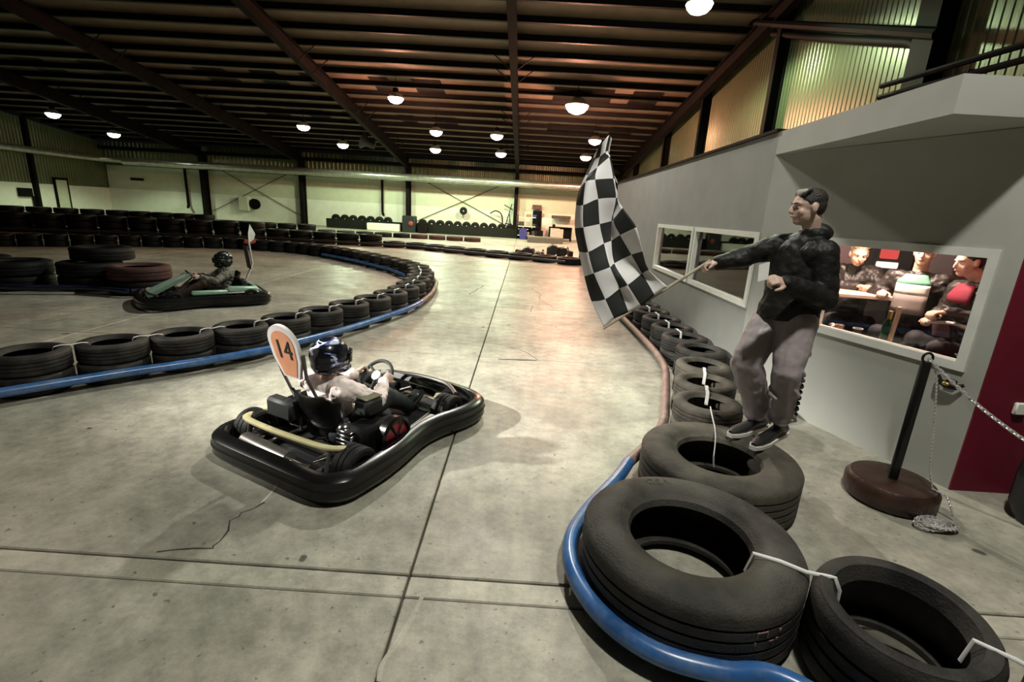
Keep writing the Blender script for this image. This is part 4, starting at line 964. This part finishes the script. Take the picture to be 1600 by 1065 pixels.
def shoe(name, heel, toe, parent, m, sole_m, up=Vector((0, 0, 1)), s=1.0):
    """shoe with separate sole; heel and toe are ground points"""
    heel = Vector(heel); toe = Vector(toe); f = (toe - heel).normalized(); L = (toe - heel).length; u = (up - f * up.dot(f)).normalized(); r = f.cross(u)
    secs = [(-.02, .028, .055), (.06, .036, .085), (.28, .037, .095), (.45, .040, .070), (.68, .047, .050), (.88, .040, .040), (1.0, .018, .026)]
    rings = []
    for (t_, wd, h) in secs:
        c = heel + f * L * t_; rings.append([c + r * wd * s * math.cos(q) + u * (.022 + (h - .0) * .5 + h * .5 * math.sin(q) - .0) * 1.0 for q in np.linspace(0, 2 * PI, 14, endpoint=False)])
    o = MB().loft(rings).build(name, m, parent)
    rings = []
    for (t_, wd, h) in secs:
        c = heel + f * L * (t_ * 1.03 - .012); rings.append([c + r * (wd + .004) * s * x + u * z for x, z in ((-1, .002), (-.9, 0), (.9, 0), (1, .002), (1, .026), (.9, .028), (-.9, .028), (-1, .026))])
    MB().loft(rings).build('sole', sole_m, o); return o

# ---------------------------------------------------------------- the boy with the flag
JACKET = mat('black_jacket', (.010, .010, .009), .55, var=.5, scale=5, bump=.9, bscale=11, spec=.25)
PANTS = mat('grey_satin_trousers', (.36, .31, .325), .38, var=.12, scale=3, bump=.25, bscale=14, spec=.6)
boy = tag(empty('person', (1.74, 3.12, .31)), 'person in black jacket and grey trousers waving a checkered flag on a truck tire', 'person')
boy_m = Matrix.Translation(-Vector((1.74, 3.12, .31)))
def P(px, py, y): return atY(px, py, y) - Vector((1.74, 3.12, .31))
bf = frame((-.62, -.78, 0))          # chest direction
hd = P(1262, 324, 3.12); hf = frame((-.95, .06, -.12))
rs, ls = P(1219, 384, 3.26), P(1287, 396, 3.02)
re, rwz = P(1166, 400, 3.33), P(1122, 411, 3.33)
le, lwz = P(1290, 466, 2.96), P(1228, 443, 2.88)
rh, lh = P(1207, 492, 3.22), P(1250, 494, 3.08)
rk, lk = P(1167, 566, 3.16), P(1229, 580, 3.00)
ra, la = P(1181, 643, 3.28), P(1221, 652, 3.10)
nk = P(1270, 358, 3.14); ch_ = P(1250, 410, 3.14); wa = P(1238, 465, 3.14); pe = P(1230, 492, 3.15)
body = MB()
g = head(body, hd, hf, .96)
limb(body, [hd + hf @ Vector((0, -.03, -.06)), nk + Vector((-.01, 0, -.02)), ch_ + Vector((0, 0, .05))], [.052, .055, .06])
torso(body, [(pe - Vector((0, 0, .06)), (.12, .085), bf), (wa, (.125, .085), bf), (ch_, (.14, .095), bf), (ch_ + Vector((.01, 0, .09)), (.10, .07), bf)])
for (a, b, c_) in ((rs, re, rwz), (ls, le, lwz)): limb(body, [a, b, c_], [.05, .038, .026])
for (a, b, c_) in ((rh, rk, ra), (lh, lk, la)): limb(body, [a, b, c_], [.075, .05, .038])
fd = (P(1090, 414, 3.33) - rwz).normalized()
pole_a = P(1110, 407, 3.32); pole_b = P(943, 513, 3.24); pd = (pole_b - pole_a).normalized()
hand(body, rwz, fd, (.25, -.25, -.95), 1.15, 1.0, side=1)
hand(body, lwz, (P(1203, 432, 2.84) - lwz), (.3, .55, -.75), 1.1, 1.0, side=1)
bo = remesh('body', body, SKIN, boy, .0062, 3)
face_bits(g, hf, boy, s=.96); hair_cap(hd, hf, boy, HAIR, .96)
# jacket
jk = MB()
torso(jk, [(pe - Vector((0, 0, .025)), (.178, .142), bf), (pe + Vector((0, 0, .01)), (.182, .146), bf), (pe + Vector((0, 0, .05)), (.184, .146), bf), (wa, (.172, .13), bf), (ch_ - Vector((0, 0, .05)), (.18, .135), bf), (ch_ + Vector((0, 0, .06)), (.175, .115), bf), (ch_ + Vector((.01, .0, .135)), (.115, .085), bf), (ch_ + Vector((.02, 0, .175)), (.07, .065), bf)])
limb(jk, [rs + Vector((.06, -.05, .0)), rs, re, rwz - fd * .005], [.085, .082, .066, .050], 4)
limb(jk, [ls + Vector((-.04, .03, .0)), ls, le, lwz], [.088, .086, .074, .052], 4)
limb(jk, [re + Vector((.0, 0, -.01)), re.lerp(rwz, .5)], [.068, .060])
# hood and collar
col_c = nk + Vector((.015, 0, -.03)); cf = frame((-.6, -.78, .1))
jk.lathe([(.070 + .024 * math.cos(q), .034 * math.sin(q)) for q in np.linspace(0, 2 * PI, 9)[:-1]], 20, col_c, M=cf)
jk.ell(col_c + bf @ Vector((0, -.085, .012)), (.095, .06, .062), bf)
jko = remesh('jacket', jk, JACKET, boy, .008, 3, .020, .10)
MB().tube([lwz + (lwz - le).normalized() * -.005, lwz + (lwz - le).normalized() * .012], .05, 16).build('cuff', JACKET, jko); MB().tube([rwz - fd * .015, rwz + fd * .004], .047, 16).build('cuff', JACKET, jko)
# trousers, baggy with gathered hems
tr = MB()
torso(tr, [(pe + Vector((0, 0, .06)), (.14, .10), bf), (pe - Vector((0, 0, .02)), (.15, .11), bf), (pe - Vector((0, 0, .09)), (.135, .11), bf)])
limb(tr, [rh - Vector((0, 0, .04)), rh.lerp(rk, .5) + Vector((-.01, -.01, 0)), rk + Vector((-.012, -.02, 0)), rk.lerp(ra, .5) + Vector((.012, 0, 0)), ra + Vector((0, 0, .05)), ra + Vector((-.005, 0, .005))], [.120, .112, .104, .095, .094, .080], 4)
limb(tr, [lh - Vector((0, 0, .04)), lh.lerp(lk, .5), lk, lk.lerp(la, .5) + Vector((.008, 0, 0)), la + Vector((.004, 0, .06)), la + Vector((0, 0, .012))], [.118, .106, .094, .080, .080, .074], 4)
random.seed(11)
for (a, b, c_) in ((rh, rk, ra), (lh, lk, la)):      # folds
    for q in range(11):
        t_ = random.uniform(.12, .97); s0 = a.lerp(b, t_ * 2) if t_ < .5 else b.lerp(c_, t_ * 2 - 1); r_ = .108 - .03 * t_; an = random.uniform(0, 2 * PI)
        p0 = s0 + Vector((math.cos(an), math.sin(an), 0)) * r_; p1 = s0 + Vector((math.cos(an + .9), math.sin(an + .9), 0)) * r_ + Vector((0, 0, random.uniform(-.07, -.03)))
        limb(tr, [p0, (p0 + p1) / 2 + (p0 + p1 - 2 * s0) * .07, p1], [.010, .019, .008], 3)
tro = remesh('trousers', tr, PANTS, boy, .008, 3, .016, .14)
PB = mat('black_leg_print', (.02, .02, .02), .6); PW = mat('pale_hem_print', (.6, .66, .5), .6)
for q in range(7):      # dark print down the outer left leg
    c_ = lk.lerp(la, .12 + q * .12); MB().ell(c_ + Vector((.078 - .003 * q, -.035, 0)), (.02, .036, .022 if q % 2 else .016)).build('leg_print', PB, tro)
MB().tube([la + Vector((-.03, -.05, .03)), la + Vector((.03, -.058, .015)), la + Vector((.062, -.01, .03))], [.012, .02, .014], 8, flat=.6).build('hem_print', PW, tro)
SH = mat('black_shoe', (.014, .014, .014), .45); SO = mat('white_sole', (.68, .66, .6), .6); ST = mat('grey_toe', (.3, .32, .29), .6)
z0 = -.0005
def G(px, py): v = at(px, py, .311) - Vector((1.74, 3.12, .31)); v.z = .0; return v
shoe('shoe', G(1192, 668), G(1140, 682), boy, SH, SO); shoe('shoe', G(1224, 678), G(1176, 702), boy, SH, SO)
for (a, hl, to) in ((ra, G(1192, 668), G(1140, 682)), (la, G(1224, 678), G(1176, 702))):
    b_ = hl.lerp(to, .22); limb(MB(), [a + Vector((0, 0, -.0)), b_ + Vector((0, 0, .075))], [.042, .040]).build('sock', SH, boy)
# paper in the left hand
p0 = P(1199, 412, 2.85); o = cloth([P(1186, 414, 2.86), P(1203, 409, 2.86), P(1200, 436, 2.85), P(1184, 440, 2.85)], mat('white_paper', (.75, .74, .7), .8), 'paper', None); o.location = (1.74, 3.12, .31)
tag(o, 'white slip of paper in the flag waver\'s left hand', 'paper')
# flag: pole and checkered cloth
fg = tag(empty('checkered_flag', boy.location), 'black and white checkered flag held out on a thin wooden pole', 'flag')
MB().tube([pole_a, pole_a.lerp(pole_b, .5), pole_b], [.011, .010, .008], 10).build('pole', mat('wood_pole', (.32, .27, .2), .6, var=.2), fg)
GR = [[(545, 825), (475, 868), (405, 925), (340, 957), (265, 990), (215, 1040)], [(445, 735), (410, 755), (335, 815), (293, 833), (218, 888), (148, 900)], [(412, 640), (355, 657), (265, 703), (242, 722), (160, 753), (111, 770)],
      [(380, 515), (297, 555), (250, 585), (210, 600), (130, 643), (83, 640)], [(310, 415), (262, 475), (250, 482), (188, 498), (105, 515), (62, 520)], [(282, 362), (278, 372), (272, 362), (180, 368), (105, 400), (68, 400)],
      [(282, 285), (268, 272), (258, 262), (165, 268), (118, 280), (85, 320)], [(250, 215), (243, 165), (237, 152), (178, 205), (132, 242), (118, 245)], [(238, 130), (232, 118), (218, 125), (192, 150), (168, 160), (160, 150)], [(250, 60), (246, 45), (236, 38), (205, 75), (182, 105), (176, 120)]]
DEP = [[0, 0, 0, 0, 0, 0], [-.02, .02, -.03, .02, -.02, .02], [-.05, .01, .05, -.02, -.04, .02], [-.08, .0, .06, .02, -.05, .03], [-.02, .05, .09, .0, -.07, .02], [.10, .14, .03, -.03, -.07, .04], [.02, .10, .02, -.05, -.04, .08], [.08, .06, .0, -.02, .03, .10], [.06, .02, -.02, .0, .05, .09], [.04, .0, -.03, -.02, .02, .06]]
gp = [[P(880 + x / 3.326, 200 + y / 3.326, 3.255 - .012 * 0 + DEP[j][i] + .015 * (0 if j else i * 0)) for i, (x, y) in enumerate(r)] for j, r in enumerate(GR)]
def cr(p0, p1, p2, p3, t): return .5 * ((2 * p1) + (p2 - p0) * t + (2 * p0 - 5 * p1 + 4 * p2 - p3) * t * t + (3 * p1 - p0 - 3 * p2 + p3) * t ** 3)
N_ = 5; ni, nj = 5 * N_ + 1, 9 * N_ + 1
def gu(row, u):
    i = min(int(u), len(row) - 2); t = u - i; return cr(row[max(i - 1, 0)], row[i], row[i + 1], row[min(i + 2, len(row) - 1)], t)
grid = [[None] * ni for _ in range(nj)]
for a in range(ni):
    u = a / N_; cps = [gu(r, u) for r in gp]
    for b in range(nj): grid[b][a] = gu(cps, b / N_)
vs = [grid[b][a] for b in range(nj) for a in range(ni)]; fs = [(b * ni + a, b * ni + a + 1, (b + 1) * ni + a + 1, (b + 1) * ni + a) for b in range(nj - 1) for a in range(ni - 1)]
me = bpy.data.meshes.new('cloth'); me.from_pydata(vs, [], fs); me.update()
me.materials.append(mat('flag_white', (.88, .86, .86), .75, var=.05, scale=4)); me.materials.append(mat('flag_black', (.02, .021, .02), .7, var=.2, scale=4))
for k, p_ in enumerate(me.polygons): p_.material_index = ((k % (ni - 1)) // N_ + (k // (ni - 1)) // N_) % 2
o = link('cloth', me, None, fg, True, 180); so = o.modifiers.new('thick', 'SOLIDIFY'); so.thickness = .003

# ---------------------------------------------------------------- kart drivers
def driver(kart_o, label, shirt, trousers, hel, hel_m2, sleeve_skin=False, gaze=(0, 1, -.08), stripe=0):
    d_ = tag(empty('person', kart_o.location, kart_o.rotation_euler.z), label, 'person'); I = Matrix.Identity(3)
    tf = frame((0, 1, .15)); gf = frame(gaze)
    hip = Vector((0, -.22, .19)); chs = Vector((0, -.28, .44)); nk_ = Vector((0, -.27, .56)); hc = Vector((0, -.25, .69))
    b_ = MB(); limb(b_, [chs, nk_, hc - Vector((0, 0, .03))], [.06, .052, .055]); gg = head(b_, hc, gf, .95)
    torso(b_, [(hip, (.13, .10), tf), (chs, (.14, .10), tf), (chs + Vector((0, .02, .08)), (.11, .07), tf)])
    wr = []
    for s in (-1, 1):
        sh_ = Vector((s * .17, -.30, .51)); el = Vector((s * .27, -.08, .38)); wz = Vector((s * .15, .115, .44)); wr.append((sh_, el, wz))
        limb(b_, [sh_, el, wz], [.05, .038, .026]); hand(b_, wz, (-s * .05, .8, .35), (-s * .6, .2, -.75), 1.0, .95, side=-s)
        limb(b_, [Vector((s * .1, -.28, .17)), Vector((s * .19, .10, .33)), Vector((s * .13, .42, .13))], [.075, .055, .04])
    remesh('body', b_, SKIN, d_, .009, 3)
    j_ = MB(); torso(j_, [(hip + Vector((0, 0, .0)), (.145, .105), tf), (hip + Vector((0, -.01, .12)), (.155, .11), tf), (chs, (.18, .125), tf), (chs + Vector((0, .02, .07)), (.15, .10), tf), (chs + Vector((0, .03, .115)), (.08, .07), tf)])
    for (a, b, c_) in wr: limb(j_, [a + Vector((-a.x * .3, 0, -.01)), a, b, c_ - (c_ - b).normalized() * .01], [.085, .078, .062, .042], 4)
    remesh('shirt', j_, shirt, d_, .010, 3, .03, .07)
    t_ = MB(); torso(t_, [(hip + Vector((0, 0, .03)), (.15, .12), tf), (hip - Vector((0, -.02, .06)), (.15, .12), tf)])
    for s in (-1, 1): limb(t_, [Vector((s * .1, -.28, .17)), Vector((s * .20, .08, .34)), Vector((s * .14, .40, .15))], [.10, .080, .058], 4)
    remesh('trousers', t_, trousers, d_, .011, 3)
    for s in (-1, 1): shoe('shoe', (s * .13, .40, .075), (s * .13, .60, .21), d_, SH, M['black'], up=Vector((0, -.5, .8)))
    # helmet
    H = MB(); H.ell(hc + gf @ Vector((0, -.008, .025)), (.122, .145, .128), gf, 24, 16); H.ell(hc + gf @ Vector((0, .065, -.062)), (.088, .078, .058), gf, 20, 12); H.ell(hc + gf @ Vector((0, -.03, -.04)), (.112, .112, .08), gf, 20, 12)
    ho = remesh('helmet', H, hel, d_, .009, 4)
    V_ = MB(); rr_ = []
    for z_ in np.linspace(-.022, .055, 5):
        rr_.append([hc + gf @ Vector(((.126 + o_) * math.sin(q) * (1 - 2.5 * (z_ - .02) ** 2), .008 + (.146 + o_) * math.cos(q) * (1 - 4 * (z_ - .02) ** 2), z_)) for q in np.linspace(-1.15, 1.15, 12) for o_ in (0,)])
    vs = [q for r in rr_ for q in r]; fs = [(i * 12 + j, i * 12 + j + 1, (i + 1) * 12 + j + 1, (i + 1) * 12 + j) for i in range(4) for j in range(11)]
    vo = MB().add(vs, fs).build('visor', M['black_gloss'], ho); vo.modifiers.new('t', 'SOLIDIFY').thickness = .004
    MB().rbox(hc + gf @ Vector((0, .135, -.075)), (.09, .02, .03), .008, gf).build('chin_vent', M['black'], ho)
    return d_
def helmet_mat(name, base, a, b_, seed):
    m, nt, bs = nodes_mat(name, base, .2, 0, .5); tc = add(nt, 'ShaderNodeTexCoord'); mp = add(nt, 'ShaderNodeMapping'); mp.inputs['Scale'].default_value = (9, 5, 16); mp.inputs['Location'].default_value = (seed, 0, seed); mp.inputs['Rotation'].default_value = (.5, .3, 0)
    nt.links.new(tc.outputs['Object'], mp.inputs[0]); n = add(nt, 'ShaderNodeTexNoise'); n.inputs['Scale'].default_value = 1.; n.inputs['Detail'].default_value = 1.5; n.inputs['Distortion'].default_value = 1.2; nt.links.new(mp.outputs[0], n.inputs['Vector'])
    r = add(nt, 'ShaderNodeValToRGB'); r.color_ramp.interpolation = 'CONSTANT'; e = r.color_ramp.elements; e[0].color = (*base, 1); e[1].position = .57; e[1].color = (*a, 1); x = e.new(.60); x.color = (*b_, 1); x = e.new(.68); x.color = (*base, 1)
    nt.links.new(n.outputs['Fac'], r.inputs[0]); nt.links.new(r.outputs[0], bs.inputs['Base Color']); return m
HEL1 = helmet_mat('black_helmet', (.006, .007, .012), (.10, .13, .34), (.62, .66, .74), 3.1); HELW = None
d1 = driver(k1, 'person in pale pink shirt and black helmet driving the near go-kart', mat('pale_pink_shirt', (.86, .74, .70), .8, var=.06, scale=6, bump=.5, bscale=14), mat('dark_trousers', (.014, .02, .022), .7, var=.3, bump=.4, bscale=12), HEL1, HELW, gaze=(.12, 1, -.05))
HEL2 = helmet_mat('dark_helmet', (.012, .016, .014), (.2, .25, .22), (.5, .56, .5), 7.4); HELG = None
d2 = driver(k2, 'person in grey sweater and dark helmet driving the go-kart with the pennant', mat('grey_sweater', (.20, .20, .165), .85, var=.15, scale=9, bump=.5, bscale=16), mat('brown_trousers', (.06, .038, .025), .8, var=.2, bump=.4, bscale=12), HEL2, HELG, gaze=(0, 1, -.12))

# ================================================================ INSIDE THE BOOTH
TABLE = mat('pale_table', (.62, .48, .38), .5, var=.08)
tz = 1.185
tb = tag(empty('table', (3.38, 4.78, .40)), 'pale topped table behind the booth window', 'table')
trot = Matrix.Rotation(-.12, 3, 'Z')
MB().rbox((.0, .0, tz - .40 - .02), (1.05, .50, .04), .008, trot).build('table_top', TABLE, tb)
for sx in (-.42, .42):
    for sy in (-.18, .18): MB().cyl(trot @ Vector((sx, sy, tz - .44)), trot @ Vector((sx * 1.05, sy * 1.1, 0)), .018, n=8).build('leg', M['wood_dark'], tb)
MB().cyl(trot @ Vector((-.43, -.18, .22)), trot @ Vector((.43, -.18, .22)), .012, n=8).build('stretcher', M['wood_dark'], tb)
def sitter(name_label, hp, shp, up_lean, face, jacket, hair, hands, inner=None, skin=SKIN2, hscale=.98, bald=False):
    """seated person behind the table: hp head centre, shp shoulder centre, face direction, hands list of (elbow, wrist, finger dir)"""
    o_ = tag(empty('person', (shp[0], shp[1], .40)), name_label, 'person'); O = Vector((shp[0], shp[1], .40)); hp = Vector(hp) - O; sp = Vector(shp) - O
    hf_ = frame(face); cfw = Vector((face[0], face[1], 0)).normalized(); cf_ = frame(cfw); hip_ = Vector((0, 0, .42)) - cfw * .12
    b_ = MB(); gg = head(b_, hp, hf_, hscale); limb(b_, [hp - Vector((0, 0, .05)), sp + Vector((0, 0, .05)), sp - Vector((0, 0, .08))], [.054, .056, .06])
    torso(b_, [(hip_, (.14, .10), cf_), (sp - Vector((0, 0, .16)), (.14, .10), cf_), (sp - Vector((0, 0, .02)), (.11, .07), cf_)])
    j_ = MB(); torso(j_, [(hip_, (.18, .14), cf_), (hip_.lerp(sp, .5), (.185, .14), cf_), (sp - Vector((0, 0, .14)), (.195, .14), cf_), (sp - Vector((0, 0, .05)), (.175, .10), cf_), (sp + Vector((0, 0, .02)), (.08, .07), cf_)])
    sides = (1, -1)
    for i, (el, wz, fdv) in enumerate(hands):
        el = Vector(el) - O; wz = Vector(wz) - O; sh_ = sp + cf_ @ Vector((sides[i] * .17, 0, -.06))
        limb(b_, [sh_, el, wz], [.05, .038, .027]); hand(b_, wz, fdv, (0, 0, -1), 1.0, 1.0, side=sides[i])
        limb(j_, [sh_ - cf_ @ Vector((sides[i] * .03, 0, 0)), sh_, el, wz], [.085, .082, .066, .046], 4)
    for s in (-1, 1):
        kn = hip_ + cf_ @ Vector((s * .14, .38, .04)); ft = kn + cf_ @ Vector((0, .02, -.40)); limb(b_, [hip_ + cf_ @ Vector((s * .09, 0, -.02)), kn, ft], [.07, .05, .04])
    remesh('body', b_, skin, o_, .008, 3); jo = remesh('jacket', j_, jacket, o_, .010, 3, .03, .08)
    t_ = MB()
    for s in (-1, 1):
        kn = hip_ + cf_ @ Vector((s * .14, .38, .04)); ft = kn + cf_ @ Vector((0, .02, -.36)); limb(t_, [hip_ + cf_ @ Vector((s * .09, 0, -.02)), kn, ft], [.095, .078, .06], 4)
        shoe('shoe', ft + cf_ @ Vector((0, -.05, -.10)), ft + cf_ @ Vector((0, .18, -.10)), o_, SH, M['black'])
    remesh('trousers', t_, SUB.setdefault('dk', mat('dark_denim', (.02, .02, .024), .8)), o_, .012, 3)
    face_bits(gg, hf_, o_, hair, hscale); hair_cap(hp, hf_, o_, hair, hscale, .075 if bald else .06, vox=.008)
    if inner:
        for (z0_, z1_, mm, nm) in inner:
            rr_ = []
            for z_ in np.linspace(z0_, z1_, 4):
                wd = .11 - .05 * max(0, (z_ + .06) / .1) if z_ > -.06 else .125
                rr_.append([sp + cf_ @ Vector((wd * q, .148 - .03 * q * q + (-.04 * max(0, (z_ + .1)) / .1), z_)) for q in np.linspace(-1, 1, 9)])
            vs = [q for r in rr_ for q in r]; fs = [(i * 9 + j, i * 9 + j + 1, (i + 1) * 9 + j + 1, (i + 1) * 9 + j) for i in range(3) for j in range(8)]
            x = MB().add(vs, fs).build(nm, mm, jo); x.modifiers.new('t', 'SOLIDIFY').thickness = .005
    return o_
BJ = mat('black_leather', (.022, .019, .018), .5, var=.4, scale=7, bump=.4, bscale=14); BH = mat('fair_hair', (.30, .20, .13), .7, var=.3, scale=40)
sitter('person in dark jacket with short fair hair leaning on the table behind the window', (3.40, 5.02, 1.53), (3.50, 5.16, 1.40), 0, (-.35, -.9, -.35), BJ, BH,
       [((3.22, 5.02, 1.20), (3.34, 4.88, 1.225), (.3, -.6, .1)), ((3.66, 4.98, 1.19), (3.47, 4.86, 1.225), (-.6, -.4, .1))], None, SKIN2, bald=True)
sitter('person in open dark jacket over a green, white and grey shirt behind the window', (3.60, 4.46, 1.60), (3.63, 4.50, 1.41), 0, (-.75, -.65, -.1), BJ, HAIR,
       [((3.42, 4.70, 1.17), (3.40, 4.56, 1.222), (-.5, -.5, 0)), ((3.86, 4.26, 1.14), (3.62, 4.20, 1.06), (-.8, -.3, -.1))],
       [(-.09, .0, mat('shirt_green', (.16, .42, .28), .8), 'shirt_green'), (-.185, -.09, mat('shirt_white', (.75, .72, .68), .8), 'shirt_white'), (-.36, -.185, mat('shirt_grey', (.25, .21, .20), .8), 'shirt_grey')], SKIN2)
sitter('person in dark jacket and red scarf at the right end of the booth window', (3.62, 4.03, 1.56), (3.72, 4.00, 1.39), 0, (-.92, .1, -.2), BJ, HAIR,
       [((3.70, 4.22, 1.10), (3.52, 4.06, 1.14), (-.8, -.3, -.1)), ((3.66, 3.82, 1.12), (3.48, 3.92, 1.16), (-.8, .3, -.1))], [(-.16, .0, mat('red_scarf', (.2, .01, .03), .8), 'scarf')], SKIN2)
t = tag(empty('chair', (3.55, 3.78, .40)), 'dark chair with a pale curved arm at the right end of the window', 'chair')
MB().tube(smooth_path([(-.14, .26, .65), (0, .16, .67), (.0, -.05, .655), (0, -.2, .62)], 4), .014, 8).build('arm', M['plate_white'], t); MB().rbox((.22, .05, .42), (.42, .42, .06), .02).build('seat', M['black'], t)
for sx in (.04, .40):
    for sy in (-.13, .23): MB().cyl((sx, sy, .40), (sx, sy, 0), .016, n=8).build('leg', M['black'], t)
MB().rbox((.44, .05, .72), (.04, .42, .5), .02).build('backrest', M['black'], t)
# bottle and pale stick on the sill
b0_ = on_plane(1383, 522, tuple(B0 - bn * .16), nB); t = tag(empty('bottle', (b0_.x, b0_.y, .86)), 'green glass bottle standing inside the window under the table', 'bottle')
MB().lathe([(.004, 0), (.034, 0), (.036, .01), (.036, .15), (.03, .18), (.014, .22), (.013, .27), (.004, .27)], 20).build('body', mat('green_glass', (.01, .06, .02), .15), t); MB().lathe([(.0135, .19), (.017, .19), (.0155, .28), (.004, .283)], 16).build('foil', mat('gold_foil', (.4, .28, .1), .35, metal=.7), t)
s0 = on_plane(1391, 532, tuple(B0 - bn * .16), nB); o = MB().rbox((s0.x, s0.y, .86 + .16), (.028, .028, .33), .004, Matrix.Rotation(.05, 3, 'Y')).build('wood_stick', mat('pale_wood', (.55, .42, .28), .7, var=.2)); tag(o, 'pale wooden stick upright beside the green bottle', 'stick')
bs = struct(empty('window_sill'), 'inner sill of the booth window'); 
mbs = MB(); vs = [fb(u, d_, z) for u in (u0 - .02, u1 + .02) for d_ in (TH * .6, TH + .12) for z in (.83, .858)]; mbs.add(vs, [(0, 1, 3, 2), (4, 6, 7, 5), (0, 4, 5, 1), (2, 3, 7, 6), (0, 2, 6, 4), (1, 5, 7, 3)]).build('sill_board', M['white_frame'], bs, False)
s0 = on_plane(1312, 497, tuple(B0 - bn * .18), nB); t = MB(); random.seed(2)
for q in range(9): t.ell(Vector((s0.x, s0.y, .90)) + Vector((random.uniform(-.05, .05), random.uniform(-.03, .03), random.uniform(-.02, .03))), (.03, .02, .02))
o = remesh('crumpled_bag', t, mat('foil_bag', (.25, .17, .13), .25, metal=.4, bump=.6, bscale=40), None, .007, 1); tag(o, 'crumpled shiny bag lying on the window sill', 'bag')
s0 = on_plane(1342, 508, tuple(B0 - bn * .17), nB); t = tag(empty('cup', (s0.x, s0.y, .859)), 'small dark cup with a pale rim on the window sill', 'cup')
MB().lathe([(.004, 0), (.028, 0), (.036, .075), (.032, .075), (.025, .01), (.004, .01)], 20).build('body', M['black_gloss'], t); MB().lathe([(.032, .072), (.038, .072), (.038, .08), (.032, .08)], 20).build('rim', M['plate_white'], t)
# deeper things in the booth
pm_ = atY(1384, 392, 6.75)
t = tag(empty('arcade_machine', (pm_.x, 6.75, .40)), 'dark machine with red lit panel and white label behind the seated people', 'machine'); t.rotation_euler = (0, 0, -.45)
MB().rbox((0, 0, .7), (.6, .5, 1.4), .04).build('cabinet', M['black'], t); MB().rbox((0, -.262, 1.10), (.20, .03, .14), .02).build('red_screen', emit('red_screen_glow', (1., .12, .1), .8), t); MB().rbox((.0, -.262, .95), (.24, .02, .08), .01).build('label_plate', emit('label_glow', (1., .82, .74), 1.4), t); MB().rbox((-.02, -.30, .60), (.30, .1, .07), .02).build('coin_shelf', mat('red_shelf', (.5, .12, .1), .5), t)
t = tag(empty('light_panel', (4.9, 10.6, .40)), 'glowing magenta and violet panel seen through the nearer booth window', 'panel')
MB().rbox((0, 0, 1.05), (1.5, .12, .6), .05).build('magenta_panel', emit('magenta_glow', (.62, .06, .42), 2.2), t); MB().rbox((-.9, 0, 1.1), (.5, .12, .5), .05).build('violet_panel', emit('violet_glow', (.2, .05, .5), 1.6), t); MB().rbox((-.2, .1, .35), (2.3, .3, .7), .03).build('counter', M['wood_dark'], t)
p = on_plane(1051, 391, (XA + 1.2, 0, 0), (1, 0, 0)); o = MB().ell((p.x, p.y, p.z), (.1, .22, .07)).build('red_lamp', emit('red_glow', (1., .08, .1), 1.6)); tag(o, 'small red glowing spot standing in for a reflection in the farther booth window', 'sign')  # glowing shape added to imitate a red reflection in the pane
p = on_plane(1070, 382, (XA + 1.2, 0, 0), (1, 0, 0)); o = MB().ell((p.x, p.y, p.z), (.04, .12, .05)).build('blue_lamp', emit('blue_glow', (.05, .08, .8), 1.)); tag(o, 'small blue glow seen through the farther booth window', 'light')
t = tag(empty('sofa', (3.75, 8.3, .40)), 'brown sofa back seen through the nearer booth window', 'sofa')
MB().rbox((0, 0, .35), (1.1, .6, .7), .08).build('back', mat('taupe_fabric', (.36, .28, .2), .9), t); MB().rbox((0, -.4, .2), (1.1, .5, .4), .06).build('seat', mat('taupe_seat', (.4, .3, .22), .9), t)
p = on_plane(1157, 436, (XA + .75, 0, 0), (1, 0, 0)); o = MB().rbox((p.x, p.y, p.z), (.3, .35, .14), .04, Matrix.Rotation(.3, 3, 'X')).build('cushion', mat('pink_cushion', (.75, .25, .22), .8)); tag(o, 'pink cushion seen through the nearer booth window', 'cushion')
o = MB().rbox((p.x, p.y, (.40 + p.z - .10) / 2), (.34, .4, p.z - .10 - .40), .03).build('pouf', mat('brown_pouf', (.2, .13, .09), .8)); tag(o, 'brown block seat under the pink cushion in the booth', 'seat')
p = on_plane(1152, 460, (XA + .6, 0, 0), (1, 0, 0)); t = tag(empty('side_table', (p.x, p.y, .40)), 'small pale round table seen through the nearer booth window', 'table')
MB().lathe([(.004, p.z - .43), (.30, p.z - .43), (.31, p.z - .41), (.30, p.z - .395), (.004, p.z - .395)], 28).build('table_top', TABLE, t); MB().cyl((0, 0, 0), (0, 0, p.z - .42), .03, n=10).build('leg', TABLE, t)
